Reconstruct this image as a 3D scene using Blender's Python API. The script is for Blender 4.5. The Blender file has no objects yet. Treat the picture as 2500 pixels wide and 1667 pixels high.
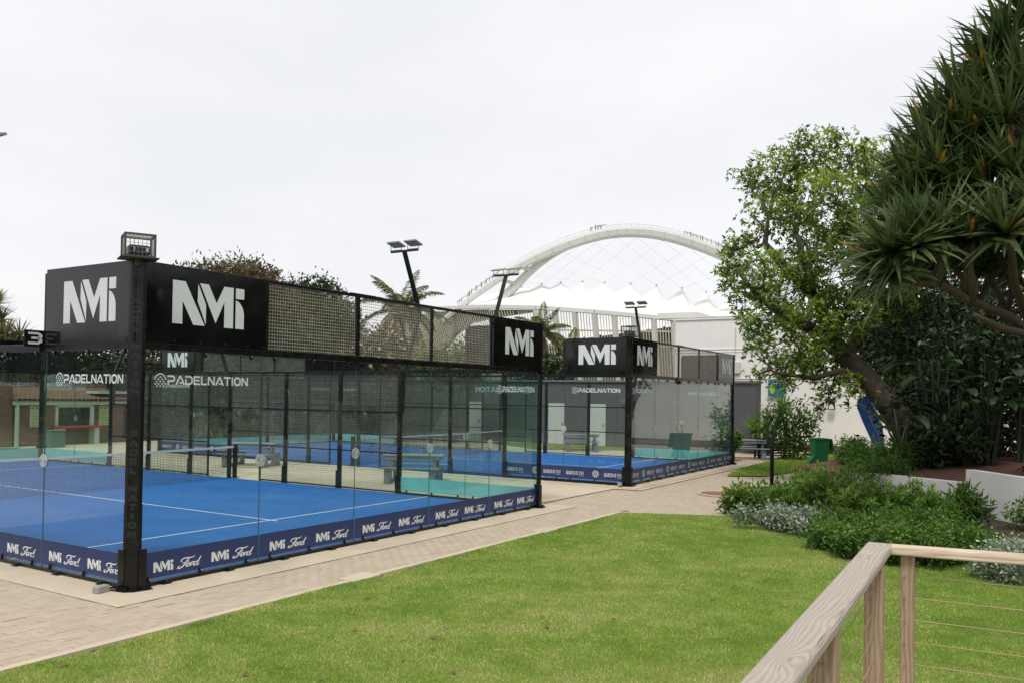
import bpy, bmesh, math, random
import numpy as np
from mathutils import Vector, Matrix
R = math.radians
random.seed(7); RNG = np.random.default_rng(11)
scene = bpy.context.scene
COL = scene.collection

# ------------------------------------------------------------------ camera
CAM = np.array([-6.52511, -9.60069, 2.47952]); FPX = 2083.026; CX, CY = 1250.0, 930.849
RT = np.array([0.52999869, -0.84786352, 0.01512767]); UP = np.array([-0.02203778, 0.00406183, 0.99974889]); FW = np.array([0.84771206, 0.53019898, 0.01653227])
cd = bpy.data.cameras.new('camera'); cam = bpy.data.objects.new('camera', cd); COL.objects.link(cam)
cd.sensor_width = 36.0; cd.lens = 36.0 * FPX / 2500.0; cd.shift_y = (CY - 833.5) / 2500.0
cd.clip_start = 0.1; cd.clip_end = 5000
mw = Matrix(((RT[0], UP[0], -FW[0], CAM[0]), (RT[1], UP[1], -FW[1], CAM[1]), (RT[2], UP[2], -FW[2], CAM[2]), (0, 0, 0, 1)))
cam.matrix_world = mw
scene.camera = cam
# ------------------------------------------------------------------ sky, sun, exposure
SUN_EL, SUN_AZ = 60.0, 198.0           # elevation, compass angle the light comes from (degrees, counter-clockwise from +X)
w = bpy.data.worlds.new('World'); scene.world = w; w.use_nodes = True
nt = w.node_tree; nt.nodes.clear()
out = nt.nodes.new('ShaderNodeOutputWorld'); bg = nt.nodes.new('ShaderNodeBackground')
sky = nt.nodes.new('ShaderNodeTexSky'); sky.sky_type = 'NISHITA'; sky.sun_disc = False
sky.sun_elevation = R(SUN_EL); sky.sun_rotation = R(90 - SUN_AZ); sky.air_density = 1.0; sky.dust_density = 3.0
sks = nt.nodes.new('ShaderNodeVectorMath'); sks.operation = 'SCALE'; sks.inputs[3].default_value = 0.10
nt.links.new(sky.outputs[0], sks.inputs[0])
tc = nt.nodes.new('ShaderNodeTexCoord'); mp = nt.nodes.new('ShaderNodeMapping'); mp.inputs[3].default_value = (1, 1, 2.6)
nz = nt.nodes.new('ShaderNodeTexNoise'); nz.inputs['Scale'].default_value = 2.3; nz.inputs['Detail'].default_value = 6; nz.inputs['Roughness'].default_value = 0.55
nt.links.new(tc.outputs['Generated'], mp.inputs[0]); nt.links.new(mp.outputs[0], nz.inputs['Vector'])
cr = nt.nodes.new('ShaderNodeValToRGB'); e = cr.color_ramp.elements
e[0].position = 0.30; e[0].color = (0.80, 0.812, 0.845, 1); e[1].position = 0.62; e[1].color = (0.905, 0.908, 0.92, 1)
nt.links.new(nz.outputs[0], cr.inputs[0])
mx = nt.nodes.new('ShaderNodeMix'); mx.data_type = 'RGBA'; mx.inputs[0].default_value = 0.94
nt.links.new(sks.outputs[0], mx.inputs[6]); nt.links.new(cr.outputs[0], mx.inputs[7]); nt.links.new(mx.outputs[2], bg.inputs[0])
bg.inputs[1].default_value = 1.08
nt.links.new(bg.outputs[0], out.inputs[0])
sd = bpy.data.lights.new('sun', 'SUN'); sd.energy = 2.0; sd.angle = R(14); sd.color = (1.0, 0.95, 0.88)
sun = bpy.data.objects.new('sun', sd); COL.objects.link(sun)
_d = Vector((math.cos(R(SUN_AZ)) * math.cos(R(SUN_EL)), math.sin(R(SUN_AZ)) * math.cos(R(SUN_EL)), math.sin(R(SUN_EL))))
sun.rotation_euler = _d.to_track_quat('Z', 'Y').to_euler()
scene.view_settings.view_transform = 'Standard'; scene.view_settings.look = 'None'
scene.view_settings.exposure = 0.05; scene.view_settings.gamma = 1.0
scene.cycles.use_denoising = True
scene.cycles.max_bounces = 8; scene.cycles.diffuse_bounces = 3; scene.cycles.glossy_bounces = 4
scene.cycles.transparent_max_bounces = 40; scene.cycles.transmission_bounces = 6
scene.cycles.caustics_reflective = False; scene.cycles.caustics_refractive = False

# ------------------------------------------------------------------ helpers
def at(x, y, d):
    "point at photo pixel (x, y of 2500x1667) and depth d metres"
    return CAM + d * (FW + RT * (x - CX) / FPX - UP * (y - CY) / FPX)
def atD(x, y, d): return at(x * 1.06293, y * 1.06293, d)
def ground(x, y, z=0.0):
    r = FW + RT * (x - CX) / FPX - UP * (y - CY) / FPX
    return CAM + r * ((z - CAM[2]) / r[2])
def groundD(x, y, z=0.0): return ground(x * 1.06293, y * 1.06293, z)
def depth_of(p): return float((np.asarray(p) - CAM) @ FW)

def empty(name, loc=(0, 0, 0), rz=0, label=None, cat=None, group=None):
    o = bpy.data.objects.new(name, None); o.empty_display_size = 0.2; COL.objects.link(o)
    o.location = [float(v) for v in loc]; o.rotation_euler = (0, 0, rz)
    return tag(o, label, cat, group)
def tag(o, label=None, cat=None, group=None, kind=None):
    if label: o['label'] = label
    if cat: o['category'] = cat
    if group: o['group'] = group
    if kind: o['kind'] = kind
    return o
def link(name, me, parent=None, loc=None, rz=None, kind=None):
    o = bpy.data.objects.new(name, me); COL.objects.link(o)
    if parent is not None: o.parent = parent
    if loc is not None: o.location = [float(v) for v in loc]
    if rz is not None: o.rotation_euler = (0, 0, rz)
    if kind: o['kind'] = kind
    return o
def mesh_np(name, V, F, mat, tint=None, smooth=False):
    "V (n,3), F (m,k) numpy -> mesh"
    V = np.asarray(V, np.float32); F = np.asarray(F, np.int32); m, k = F.shape
    me = bpy.data.meshes.new(name)
    me.vertices.add(len(V)); me.vertices.foreach_set('co', V.ravel())
    me.loops.add(m * k); me.loops.foreach_set('vertex_index', F.ravel())
    me.polygons.add(m); me.polygons.foreach_set('loop_start', np.arange(m, dtype=np.int32) * k)
    me.polygons.foreach_set('loop_total', np.full(m, k, np.int32))
    if smooth: me.polygons.foreach_set('use_smooth', np.ones(m, bool))
    if tint is not None:
        a = me.attributes.new('tint', 'FLOAT', 'FACE'); a.data.foreach_set('value', np.asarray(tint, np.float32))
    me.materials.append(mat); me.update(calc_edges=True)
    return me

class MB:
    def __init__(s): s.v = []; s.f = []; s.mi = []
    def add(s, V, F, mi=0):
        b = len(s.v); s.v += [tuple(float(c) for c in p) for p in V]
        s.f += [tuple(i + b for i in f) for f in F]; s.mi += [mi] * len(F); return s
    def box(s, c, size, rz=0, mi=0, bev=0.0):
        hx, hy, hz = size[0] / 2, size[1] / 2, size[2] / 2; cs, sn = math.cos(rz), math.sin(rz)
        P = []
        if bev <= 0:
            for z in (-hz, hz):
                for x, y in ((-hx, -hy), (hx, -hy), (hx, hy), (-hx, hy)): P.append((c[0] + x * cs - y * sn, c[1] + x * sn + y * cs, c[2] + z))
            return s.add(P, [(3, 2, 1, 0), (4, 5, 6, 7), (0, 1, 5, 4), (1, 2, 6, 5), (2, 3, 7, 6), (3, 0, 4, 7)], mi)
        b = bev
        for z, i in ((-hz, b), (-hz + b, 0), (hz - b, 0), (hz, b)):
            for x, y in ((-hx + i, -hy + i), (hx - i, -hy + i), (hx - i, hy - i), (-hx + i, hy - i)): P.append((c[0] + x * cs - y * sn, c[1] + x * sn + y * cs, c[2] + z))
        F = [(3, 2, 1, 0), (12, 13, 14, 15)]
        for l in range(3):
            for k in range(4): F.append((l * 4 + k, l * 4 + (k + 1) % 4, l * 4 + 4 + (k + 1) % 4, l * 4 + 4 + k))
        return s.add(P, F, mi)
    def beam(s, p0, p1, wd, ht, up=(0, 0, 1), mi=0):
        p0 = Vector(p0); p1 = Vector(p1); d = (p1 - p0).normalized(); u = Vector(up)
        if abs(d.dot(u)) > .99: u = Vector((1, 0, 0))
        x = d.cross(u).normalized(); y = x.cross(d).normalized(); P = []
        for p in (p0, p1):
            for a, b in ((-1, -1), (1, -1), (1, 1), (-1, 1)): P.append(p + x * a * wd / 2 + y * b * ht / 2)
        return s.add(P, [(3, 2, 1, 0), (4, 5, 6, 7), (0, 1, 5, 4), (1, 2, 6, 5), (2, 3, 7, 6), (3, 0, 4, 7)], mi)
    def tube(s, pts, rad, n=8, mi=0, cap=True):
        pts = [Vector([float(c) for c in p]) for p in pts]; m = len(pts)
        if not hasattr(rad, '__len__'): rad = [rad] * m
        prev = None; V = []
        for i, p in enumerate(pts):
            d = (pts[min(i + 1, m - 1)] - pts[max(i - 1, 0)]).normalized()
            if prev is None:
                a = Vector((0, 0, 1)) if abs(d.z) < .9 else Vector((1, 0, 0)); x = d.cross(a).normalized()
            else: x = (prev - d * prev.dot(d)).normalized()
            prev = x; y = d.cross(x)
            for k in range(n):
                t = 2 * math.pi * k / n; V.append(p + (x * math.cos(t) + y * math.sin(t)) * rad[i])
        F = []
        for i in range(m - 1):
            for k in range(n): F.append((i * n + k, i * n + (k + 1) % n, i * n + n + (k + 1) % n, i * n + n + k))
        if cap: F.append(tuple(range(n - 1, -1, -1))); F.append(tuple((m - 1) * n + k for k in range(n)))
        return s.add(V, F, mi)
    def lathe(s, prof, c=(0, 0, 0), n=16, mi=0):
        V = []; m = len(prof)
        for r, z in prof:
            for k in range(n): V.append((c[0] + r * math.cos(2 * math.pi * k / n), c[1] + r * math.sin(2 * math.pi * k / n), c[2] + z))
        F = [(i * n + k, i * n + (k + 1) % n, i * n + n + (k + 1) % n, i * n + n + k) for i in range(m - 1) for k in range(n)]
        F += [tuple(range(n - 1, -1, -1)), tuple((m - 1) * n + k for k in range(n))]
        return s.add(V, F, mi)
    def prism(s, poly, z0, z1, mi=0):
        n = len(poly); V = [(x, y, z0) for x, y in poly] + [(x, y, z1) for x, y in poly]
        F = [tuple(range(n - 1, -1, -1)), tuple(range(n, 2 * n))] + [(k, (k + 1) % n, n + (k + 1) % n, n + k) for k in range(n)]
        return s.add(V, F, mi)
    def mesh(s, name, mats, smooth=False):
        me = bpy.data.meshes.new(name); me.from_pydata(s.v, [], s.f)
        for m in (mats if isinstance(mats, (list, tuple)) else [mats]): me.materials.append(m)
        if any(s.mi): me.polygons.foreach_set('material_index', s.mi)
        if smooth: me.polygons.foreach_set('use_smooth', [True] * len(s.f))
        me.update(); return me
    def build(s, name, mats, parent=None, smooth=False, **k): return link(name, s.mesh(name, mats, smooth), parent, **k)

# ------------------------------------------------------------------ materials
_M = {}
def N(t, k): return t.nodes.new('ShaderNode' + k)
def newmat(name):
    m = bpy.data.materials.new(name); m.use_nodes = True; t = m.node_tree; b = t.nodes['Principled BSDF']; return m, t, b
def noise(t, scale, detail=4, coord='Object', stretch=None, rough=0.55):
    c = N(t, 'TexCoord') if coord != 'World' else N(t, 'NewGeometry')
    src = c.outputs[coord] if coord != 'World' else c.outputs['Position']
    if stretch:
        mp = N(t, 'Mapping'); mp.inputs[3].default_value = stretch; t.links.new(src, mp.inputs[0]); src = mp.outputs[0]
    n = N(t, 'TexNoise'); n.inputs['Scale'].default_value = scale; n.inputs['Detail'].default_value = detail; n.inputs['Roughness'].default_value = rough
    t.links.new(src, n.inputs['Vector']); return n.outputs[0]
def ramp(t, fac, stops):
    r = N(t, 'ValToRGB'); el = r.color_ramp.elements
    while len(el) < len(stops): el.new(0.5)
    for e_, (p, c) in zip(el, stops): e_.position = p; e_.color = (*c, 1)
    t.links.new(fac, r.inputs[0]); return r.outputs[0]
def mixc(t, fac, a, b, mode='MIX'):
    m = N(t, 'Mix'); m.data_type = 'RGBA'; m.blend_type = mode
    for s_, v in ((0, fac), (6, a), (7, b)):
        if isinstance(v, (int, float)): m.inputs[s_].default_value = v
        elif isinstance(v, tuple): m.inputs[s_].default_value = (*v, 1)
        else: t.links.new(v, m.inputs[s_])
    return m.outputs[2]
def mth(t, op, a, b=None):
    m = N(t, 'Math'); m.operation = op
    for i, v in enumerate((a, b)):
        if v is None: continue
        if isinstance(v, (int, float)): m.inputs[i].default_value = v
        else: t.links.new(v, m.inputs[i])
    return m.outputs[0]
def bump(t, b, h, strength=0.3, dist=0.01):
    n = N(t, 'Bump'); n.inputs['Strength'].default_value = strength; n.inputs['Distance'].default_value = dist
    t.links.new(h, n.inputs['Height']); t.links.new(n.outputs[0], b.inputs['Normal'])
def mat(name, col, rough=0.6, metal=0.0, var=0.15, scale=6.0, bmp=0.0, bscale=60.0, coat=0.0, coord='Object', spec=0.5, dirt=None, dscale=1.5):
    if name in _M: return _M[name]
    m, t, b = newmat(name)
    n = noise(t, scale, 5, coord)
    c = ramp(t, n, [(0.25, tuple(v * (1 - var) for v in col)), (0.75, tuple(min(1, v * (1 + var)) for v in col))])
    if dirt:
        d = noise(t, dscale, 6, coord, rough=0.7); f = ramp(t, d, [(0.48, (0, 0, 0)), (0.72, (1, 1, 1))]); c = mixc(t, mth(t, 'MULTIPLY', f, dirt[1]), c, dirt[0])
    t.links.new(c, b.inputs['Base Color'])
    b.inputs['Roughness'].default_value = rough; b.inputs['Metallic'].default_value = metal; b.inputs['Coat Weight'].default_value = coat
    b.inputs['Specular IOR Level'].default_value = spec
    rr = ramp(t, n, [(0.3, (max(0.02, rough - .08),) * 3), (0.7, (min(1, rough + .08),) * 3)]); t.links.new(rr, b.inputs['Roughness'])
    if bmp: bump(t, b, noise(t, bscale, 4, coord), bmp, 0.01)
    _M[name] = m; return m
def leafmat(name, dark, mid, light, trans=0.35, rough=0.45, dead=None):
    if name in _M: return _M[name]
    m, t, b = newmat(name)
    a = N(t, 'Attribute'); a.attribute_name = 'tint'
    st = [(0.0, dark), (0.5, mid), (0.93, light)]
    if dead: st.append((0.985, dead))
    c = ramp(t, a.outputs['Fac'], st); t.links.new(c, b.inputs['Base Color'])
    b.inputs['Roughness'].default_value = rough; b.inputs['Specular IOR Level'].default_value = 0.35
    tr = N(t, 'BsdfTranslucent'); ms = N(t, 'MixShader'); ms.inputs[0].default_value = trans
    hs = N(t, 'HueSaturation'); hs.inputs['Saturation'].default_value = 1.1; hs.inputs['Value'].default_value = 1.3; t.links.new(c, hs.inputs['Color']); t.links.new(hs.outputs[0], tr.inputs[0])
    t.links.new(b.outputs[0], ms.inputs[1]); t.links.new(tr.outputs[0], ms.inputs[2]); t.links.new(ms.outputs[0], t.nodes['Material Output'].inputs[0])
    _M[name] = m; return m
def glassmat():
    m, t, b = newmat('tempered_glass'); t.nodes.remove(b)
    tr = N(t, 'BsdfTransparent'); tr.inputs[0].default_value = (0.885, 0.955, 0.93, 1)
    gl = N(t, 'BsdfGlossy'); gl.inputs['Roughness'].default_value = 0.004; gl.inputs[0].default_value = (1, 1, 1, 1)
    lw = N(t, 'LayerWeight'); lw.inputs[0].default_value = 0.5      # Schlick reflectance, the same from both sides of the pane
    fr = mth(t, 'ADD', 0.04, mth(t, 'MULTIPLY', 0.96, mth(t, 'POWER', lw.outputs['Facing'], 5.0)))
    ms = N(t, 'MixShader'); t.links.new(fr, ms.inputs[0]); t.links.new(tr.outputs[0], ms.inputs[1]); t.links.new(gl.outputs[0], ms.inputs[2])
    df = N(t, 'BsdfDiffuse'); df.inputs[0].default_value = (0.62, 0.66, 0.62, 1)      # thin film of dust
    d = noise(t, 0.9, 5, 'World'); f = ramp(t, d, [(0.4, (0.003,) * 3), (0.75, (0.014,) * 3)])
    m2 = N(t, 'MixShader'); t.links.new(f, m2.inputs[0]); t.links.new(ms.outputs[0], m2.inputs[1]); t.links.new(df.outputs[0], m2.inputs[2])
    t.links.new(m2.outputs[0], t.nodes['Material Output'].inputs[0]); return m
GLASS = glassmat()
def edgemat():
    m, t, b = newmat('glass_edge'); b.inputs['Roughness'].default_value = 0.15
    n = noise(t, 8); t.links.new(ramp(t, n, [(0.3, (0.05, 0.11, 0.105)), (0.7, (0.10, 0.18, 0.17))]), b.inputs['Base Color']); return m
GEDGE = edgemat()
BLACK = mat('black_powder_coat', (0.006, 0.006, 0.0065), 0.28, 0.0, 0.3, 9, 0.05, 120, spec=0.32, dirt=((0.03, 0.028, 0.025), 0.16), dscale=3)
BLACKD = mat('black_cutout', (0.003, 0.003, 0.003), 0.7, 0, 0.2)
GREYRIM = mat('dark_grey_rim', (0.045, 0.045, 0.046), 0.4, 0, 0.3, 30)  # plain dark grey: letter outlines on the posts, screws, lamp brackets
VINYL = mat('black_vinyl', (0.006, 0.0063, 0.0067), 0.11, 0, 0.25, 2.0, 0.06, 1.6, spec=0.42)
NAVY = mat('navy_vinyl', (0.018, 0.034, 0.118), 0.42, 0, 0.18, 2.5, 0.05, 3)
TURQ = mat('turquoise_vinyl', (0.34, 0.74, 0.69), 0.55, 0, 0.08, 2)
WHITEV = mat('white_print', (0.66, 0.70, 0.72), 0.5, 0, 0.05, 4)
WHITEL = mat('white_line_paint', (0.62, 0.64, 0.68), 0.8, 0, 0.12, 12)
STEEL = mat('brushed_steel', (0.42, 0.42, 0.41), 0.32, 0.8, 0.15, 20)
WIRE = mat('mesh_wire', (0.20, 0.19, 0.165), 0.5, 0.0, 0.2, 4)
WIRETOP = mat('dusty_mesh_wire', (0.40, 0.37, 0.30), 0.6, 0.0, 0.25, 4)
CAGEW = mat('cage_wire', (0.22, 0.21, 0.19), 0.5, 0.3, 0.2, 4)
NETM = mat('net_cord', (0.008, 0.008, 0.009), 0.8)
TAPE = mat('net_tape', (0.62, 0.62, 0.60), 0.75, 0, 0.1, 20, 0.2, 80)
WHITEW = mat('white_wall_paint', (0.83, 0.815, 0.78), 0.8, 0, 0.04, 0.7, 0.15, 30, dirt=((0.58, 0.53, 0.46), 0.3), dscale=0.5)
GREYW = mat('grey_wall_paint', (0.085, 0.088, 0.098), 0.75, 0, 0.1, 0.8, 0.1, 25, dirt=((0.05, 0.05, 0.05), 0.4), dscale=0.8)
GREYT = mat('grey_table_paint', (0.20, 0.23, 0.25), 0.55, 0, 0.15, 5, 0.15, 30, dirt=((0.10, 0.11, 0.11), 0.5), dscale=4)
DARKT = mat('dark_bench_paint', (0.03, 0.032, 0.035), 0.5, 0, 0.2, 5)
CONC = mat('pale_concrete', (0.55, 0.465, 0.345), 0.85, 0, 0.10, 1.2, 0.25, 60, coord='World', dirt=((0.36, 0.31, 0.24), 0.45), dscale=0.7)
BARK = mat('grey_brown_bark', (0.055, 0.043, 0.031), 0.9, 0, 0.4, 5, 0.9, 22, dirt=((0.12, 0.11, 0.085), 0.45), dscale=6)
PBARK = mat('ringed_tan_bark', (0.085, 0.062, 0.043), 0.85, 0, 0.35, 9, 0.7, 30)
TWIG = mat('twig_bark', (0.14, 0.11, 0.075), 0.9, 0, 0.3, 8)

def turfmat():
    m, t, b = newmat('blue_turf')
    n1 = noise(t, 0.6, 4, 'World'); n2 = noise(t, 90, 2, 'World', (1, .35, 1)); n3 = noise(t, 3.5, 4, 'World')
    c = ramp(t, n1, [(0.2, (0.014, 0.115, 0.39)), (0.8, (0.022, 0.145, 0.46))])
    c = mixc(t, mth(t, 'MULTIPLY', n2, 0.5), c, (0.010, 0.070, 0.28)); c = mixc(t, mth(t, 'MULTIPLY', n3, .18), c, (0.04, 0.13, 0.34)); c = mixc(t, mth(t, 'MULTIPLY', ramp(t, noise(t, 1.1, 7, 'World', (1, .5, 1), rough=.7), [(.42, (0, 0, 0)), (.85, (1, 1, 1))]), .34), c, (0.11, 0.23, 0.45))
    t.links.new(c, b.inputs['Base Color']); b.inputs['Roughness'].default_value = 0.9; b.inputs['Specular IOR Level'].default_value = 0.15
    bump(t, b, noise(t, 220, 2, 'World'), 0.5, 0.006); return m
TURF = turfmat()

def pavemat(joints):
    m, t, b = newmat('paver_cast' if not joints else 'paving_bed')
    g = N(t, 'NewGeometry'); sp = N(t, 'SeparateXYZ'); t.links.new(g.outputs['Position'], sp.inputs[0])
    row = mth(t, 'FLOOR', mth(t, 'DIVIDE', sp.outputs[1], 0.11))
    off = mth(t, 'MULTIPLY', mth(t, 'MODULO', mth(t, 'ABSOLUTE', row), 2.0), 0.5)
    xx = mth(t, 'ADD', mth(t, 'DIVIDE', sp.outputs[0], 0.22), off); colm = mth(t, 'FLOOR', xx)
    cb = N(t, 'CombineXYZ'); t.links.new(row, cb.inputs[0]); t.links.new(colm, cb.inputs[1])
    wn = N(t, 'TexWhiteNoise'); t.links.new(cb.outputs[0], wn.inputs['Vector'])
    c = ramp(t, wn.outputs[0], [(0.0, (0.385, 0.305, 0.228)), (0.5, (0.43, 0.346, 0.26)), (1.0, (0.475, 0.39, 0.298))])
    c = mixc(t, mth(t, 'MULTIPLY', noise(t, 0.8, 5, 'World'), 0.55), c, (0.50, 0.405, 0.29)); c = mixc(t, mth(t, 'MULTIPLY', ramp(t, noise(t, 2.1, 6, 'World', rough=.7), [(.46, (0, 0, 0)), (.75, (1, 1, 1))]), 0.5), c, (0.29, 0.23, 0.165))
    c = mixc(t, mth(t, 'MULTIPLY', noise(t, 70, 3, 'World'), 0.3), c, (0.55, 0.47, 0.38))
    if joints:
        fx = mth(t, 'FRACT', xx); fy = mth(t, 'FRACT', mth(t, 'DIVIDE', sp.outputs[1], 0.11))
        j = mth(t, 'MAXIMUM', mth(t, 'LESS_THAN', fx, 0.03), mth(t, 'LESS_THAN', fy, 0.075)); c = mixc(t, mth(t, 'MULTIPLY', j, 0.75), c, (0.17, 0.135, 0.10))
    t.links.new(c, b.inputs['Base Color']); b.inputs['Roughness'].default_value = 0.88
    bump(t, b, noise(t, 90, 4, 'World'), 0.35, 0.006); return m
PAVER = pavemat(False); PAVBED = pavemat(True)
JOINT = mat('joint_sand', (0.17, 0.135, 0.10), 0.95, 0, 0.2, 30, coord='World')

def lawnmat():
    m, t, b = newmat('lawn_soil')
    n = noise(t, 0.55, 6, 'World', rough=.62); n2 = noise(t, 28, 4, 'World'); n3 = noise(t, 2.5, 5, 'World')
    c = ramp(t, n, [(0.3, (0.15, 0.23, 0.04)), (0.5, (0.21, 0.29, 0.055)), (0.68, (0.30, 0.31, 0.10))])
    c = mixc(t, mth(t, 'MULTIPLY', n2, 0.6), c, (0.06, 0.10, 0.02)); c = mixc(t, mth(t, 'MULTIPLY', ramp(t, n3, [(.5, (0, 0, 0)), (.8, (1, 1, 1))]), .5), c, (0.20, 0.19, 0.07))
    t.links.new(c, b.inputs['Base Color']); b.inputs['Roughness'].default_value = 0.95; b.inputs['Specular IOR Level'].default_value = 0.1
    bump(t, b, noise(t, 60, 5, 'World'), 0.9, 0.03); return m
LAWN = lawnmat()
def grassmat():
    m, t, b = newmat('grass_blade')
    a = N(t, 'Attribute'); a.attribute_name = 'tint'
    n = noise(t, 0.5, 5, 'World', rough=.62); n3 = noise(t, 2.2, 5, 'World')
    f = mth(t, 'ADD', mth(t, 'MULTIPLY', a.outputs['Fac'], 0.75), mth(t, 'MULTIPLY', mth(t, 'SUBTRACT', mth(t, 'ADD', n, mth(t, 'MULTIPLY', n3, 0.7)), 0.88), 2.0))
    g = N(t, 'NewGeometry'); vd = N(t, 'VectorMath'); vd.operation = 'DISTANCE'; vd.inputs[1].default_value = (-2.2, -4.6, 0); t.links.new(g.outputs['Position'], vd.inputs[0])
    worn = mth(t, 'MAXIMUM', mth(t, 'SUBTRACT', 1.0, mth(t, 'MULTIPLY', vd.outputs['Value'], 0.15)), 0.0)      # trodden, dry part of the lawn by the deck
    f = mth(t, 'ADD', f, mth(t, 'MULTIPLY', worn, 0.40))
    c = ramp(t, f, [(0.0, (0.165, 0.285, 0.034)), (0.33, (0.30, 0.455, 0.070)), (0.6, (0.43, 0.545, 0.125)), (0.83, (0.59, 0.56, 0.23)), (1.0, (0.67, 0.57, 0.32))])
    t.links.new(c, b.inputs['Base Color']); b.inputs['Roughness'].default_value = 0.55; b.inputs['Specular IOR Level'].default_value = 0.25
    tr = N(t, 'BsdfTranslucent'); t.links.new(c, tr.inputs[0]); ms = N(t, 'MixShader'); ms.inputs[0].default_value = 0.3
    t.links.new(b.outputs[0], ms.inputs[1]); t.links.new(tr.outputs[0], ms.inputs[2]); t.links.new(ms.outputs[0], t.nodes['Material Output'].inputs[0]); return m
GRASS = grassmat()
def woodmat(name, a_, b_, c_, knots=1.0, freq=26.0):
    m, t, b = newmat(name)
    tc = N(t, 'TexCoord'); oi = N(t, 'ObjectInfo')
    ad = N(t, 'VectorMath'); ad.operation = 'ADD'; cb = N(t, 'CombineXYZ'); t.links.new(mth(t, 'MULTIPLY', oi.outputs['Random'], 7.0), cb.inputs[0]); t.links.new(mth(t, 'MULTIPLY', oi.outputs['Random'], 3.0), cb.inputs[1])
    t.links.new(tc.outputs['Object'], ad.inputs[0]); t.links.new(cb.outputs[0], ad.inputs[1])
    mp = N(t, 'Mapping'); mp.inputs[3].default_value = (3.0, 8.5, 8.5); t.links.new(ad.outputs[0], mp.inputs[0])
    vo = N(t, 'TexVoronoi'); vo.inputs['Scale'].default_value = 1.0; vo.inputs['Randomness'].default_value = 0.9; t.links.new(mp.outputs[0], vo.inputs['Vector'])
    kn = mth(t, 'POWER', mth(t, 'MAXIMUM', mth(t, 'SUBTRACT', 1.0, mth(t, 'MULTIPLY', vo.outputs['Distance'], 1.7)), 0.0), 2.0)
    mp2 = N(t, 'Mapping'); mp2.inputs[3].default_value = (1.3, 9, 9); t.links.new(ad.outputs[0], mp2.inputs[0])
    nn = N(t, 'TexNoise'); nn.inputs['Scale'].default_value = 1.0; nn.inputs['Detail'].default_value = 3; t.links.new(mp2.outputs[0], nn.inputs['Vector'])
    sp = N(t, 'SeparateXYZ'); t.links.new(ad.outputs[0], sp.inputs[0])
    ph = mth(t, 'ADD', mth(t, 'ADD', mth(t, 'MULTIPLY', mth(t, 'ADD', sp.outputs[1], mth(t, 'MULTIPLY', sp.outputs[2], 1.3)), freq * 6.28), mth(t, 'MULTIPLY', nn.outputs[0], 40.0)), mth(t, 'MULTIPLY', kn, 30.0 * knots))
    s = mth(t, 'ADD', mth(t, 'MULTIPLY', mth(t, 'SINE', ph), 0.5), 0.5)
    fine = noise(t, 1.0, 4, 'Object', (6, 260, 260))
    c = ramp(t, s, [(0.0, a_), (0.45, b_), (1.0, c_)]); c = mixc(t, mth(t, 'MULTIPLY', fine, 0.35), c, a_); c = mixc(t, mth(t, 'MULTIPLY', ramp(t, noise(t, 5, 4), [(.55, (0, 0, 0)), (.75, (1, 1, 1))]), .4), c, tuple(v * 1.1 for v in c_)); c = mixc(t, mth(t, 'MULTIPLY', mth(t, 'GREATER_THAN', kn, 0.72), 0.5 * knots), c, tuple(v * .55 for v in a_))
    ck = noise(t, 1.0, 3, 'Object', (2.2, 75, 75)); crk = ramp(t, ck, [(0.70, (0, 0, 0)), (0.735, (1, 1, 1))]); c = mixc(t, mth(t, 'MULTIPLY', crk, 0.65), c, tuple(v * .3 for v in a_))
    t.links.new(c, b.inputs['Base Color']); b.inputs['Roughness'].default_value = 0.8; b.inputs['Specular IOR Level'].default_value = 0.25
    bump(t, b, mth(t, 'SUBTRACT', mth(t, 'ADD', s, fine), mth(t, 'MULTIPLY', crk, 2.0)), 0.35, 0.003); return m
WOODG = woodmat('weathered_grey_timber', (0.345, 0.30, 0.25), (0.405, 0.36, 0.308), (0.445, 0.40, 0.345), 0.8, 66)
WOODP = woodmat('pale_pine_timber', (0.50, 0.38, 0.275), (0.62, 0.50, 0.38), (0.67, 0.56, 0.44), 0.35, 20)
WOODT = woodmat('pinkish_timber_post', (0.31, 0.205, 0.135), (0.40, 0.285, 0.20), (0.45, 0.33, 0.235), 0.15, 60)

# ------------------------------------------------------------------ flat lettering
def stroke(pts, wd, closed=False):
    n = len(pts); P = [Vector((p[0], p[1])) for p in pts]; L = []; Rr = []
    W = wd if hasattr(wd, '__len__') else [wd] * n
    for i in range(n):
        a = P[(i - 1) % n] if (closed or i > 0) else None; c = P[(i + 1) % n] if (closed or i < n - 1) else None
        d1 = (P[i] - a).normalized() if a is not None else None; d2 = (c - P[i]).normalized() if c is not None else None
        d1 = d1 or d2; d2 = d2 or d1
        n1 = Vector((-d1.y, d1.x)); n2 = Vector((-d2.y, d2.x)); m = n1 + n2
        m = n1 if m.length < 1e-4 else m.normalized()
        k = min(1.6, 1.0 / max(0.3, m.dot(n1))) * W[i] / 2
        L.append(P[i] + m * k); Rr.append(P[i] - m * k)
    q = []
    for i in range(n if closed else n - 1):
        j = (i + 1) % n; q.append([tuple(Rr[i]), tuple(Rr[j]), tuple(L[j]), tuple(L[i])])
    return q
def arc(cx, cy, rx, ry, a0, a1, n=14): return [(cx + rx * math.cos(R(a0 + (a1 - a0) * i / n)), cy + ry * math.sin(R(a0 + (a1 - a0) * i / n))) for i in range(n + 1)]
def disc(cx, cy, r, n=10): return [arc(cx, cy, r, r, 0, 360 * (n - 1) / n, n - 1)]
def xf(polys, sx=1, sy=None, ox=0, oy=0, shear=0):
    sy = sx if sy is None else sy
    return [[(ox + (x + shear * y) * sx, oy + y * sy) for x, y in p] for p in polys]
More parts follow.
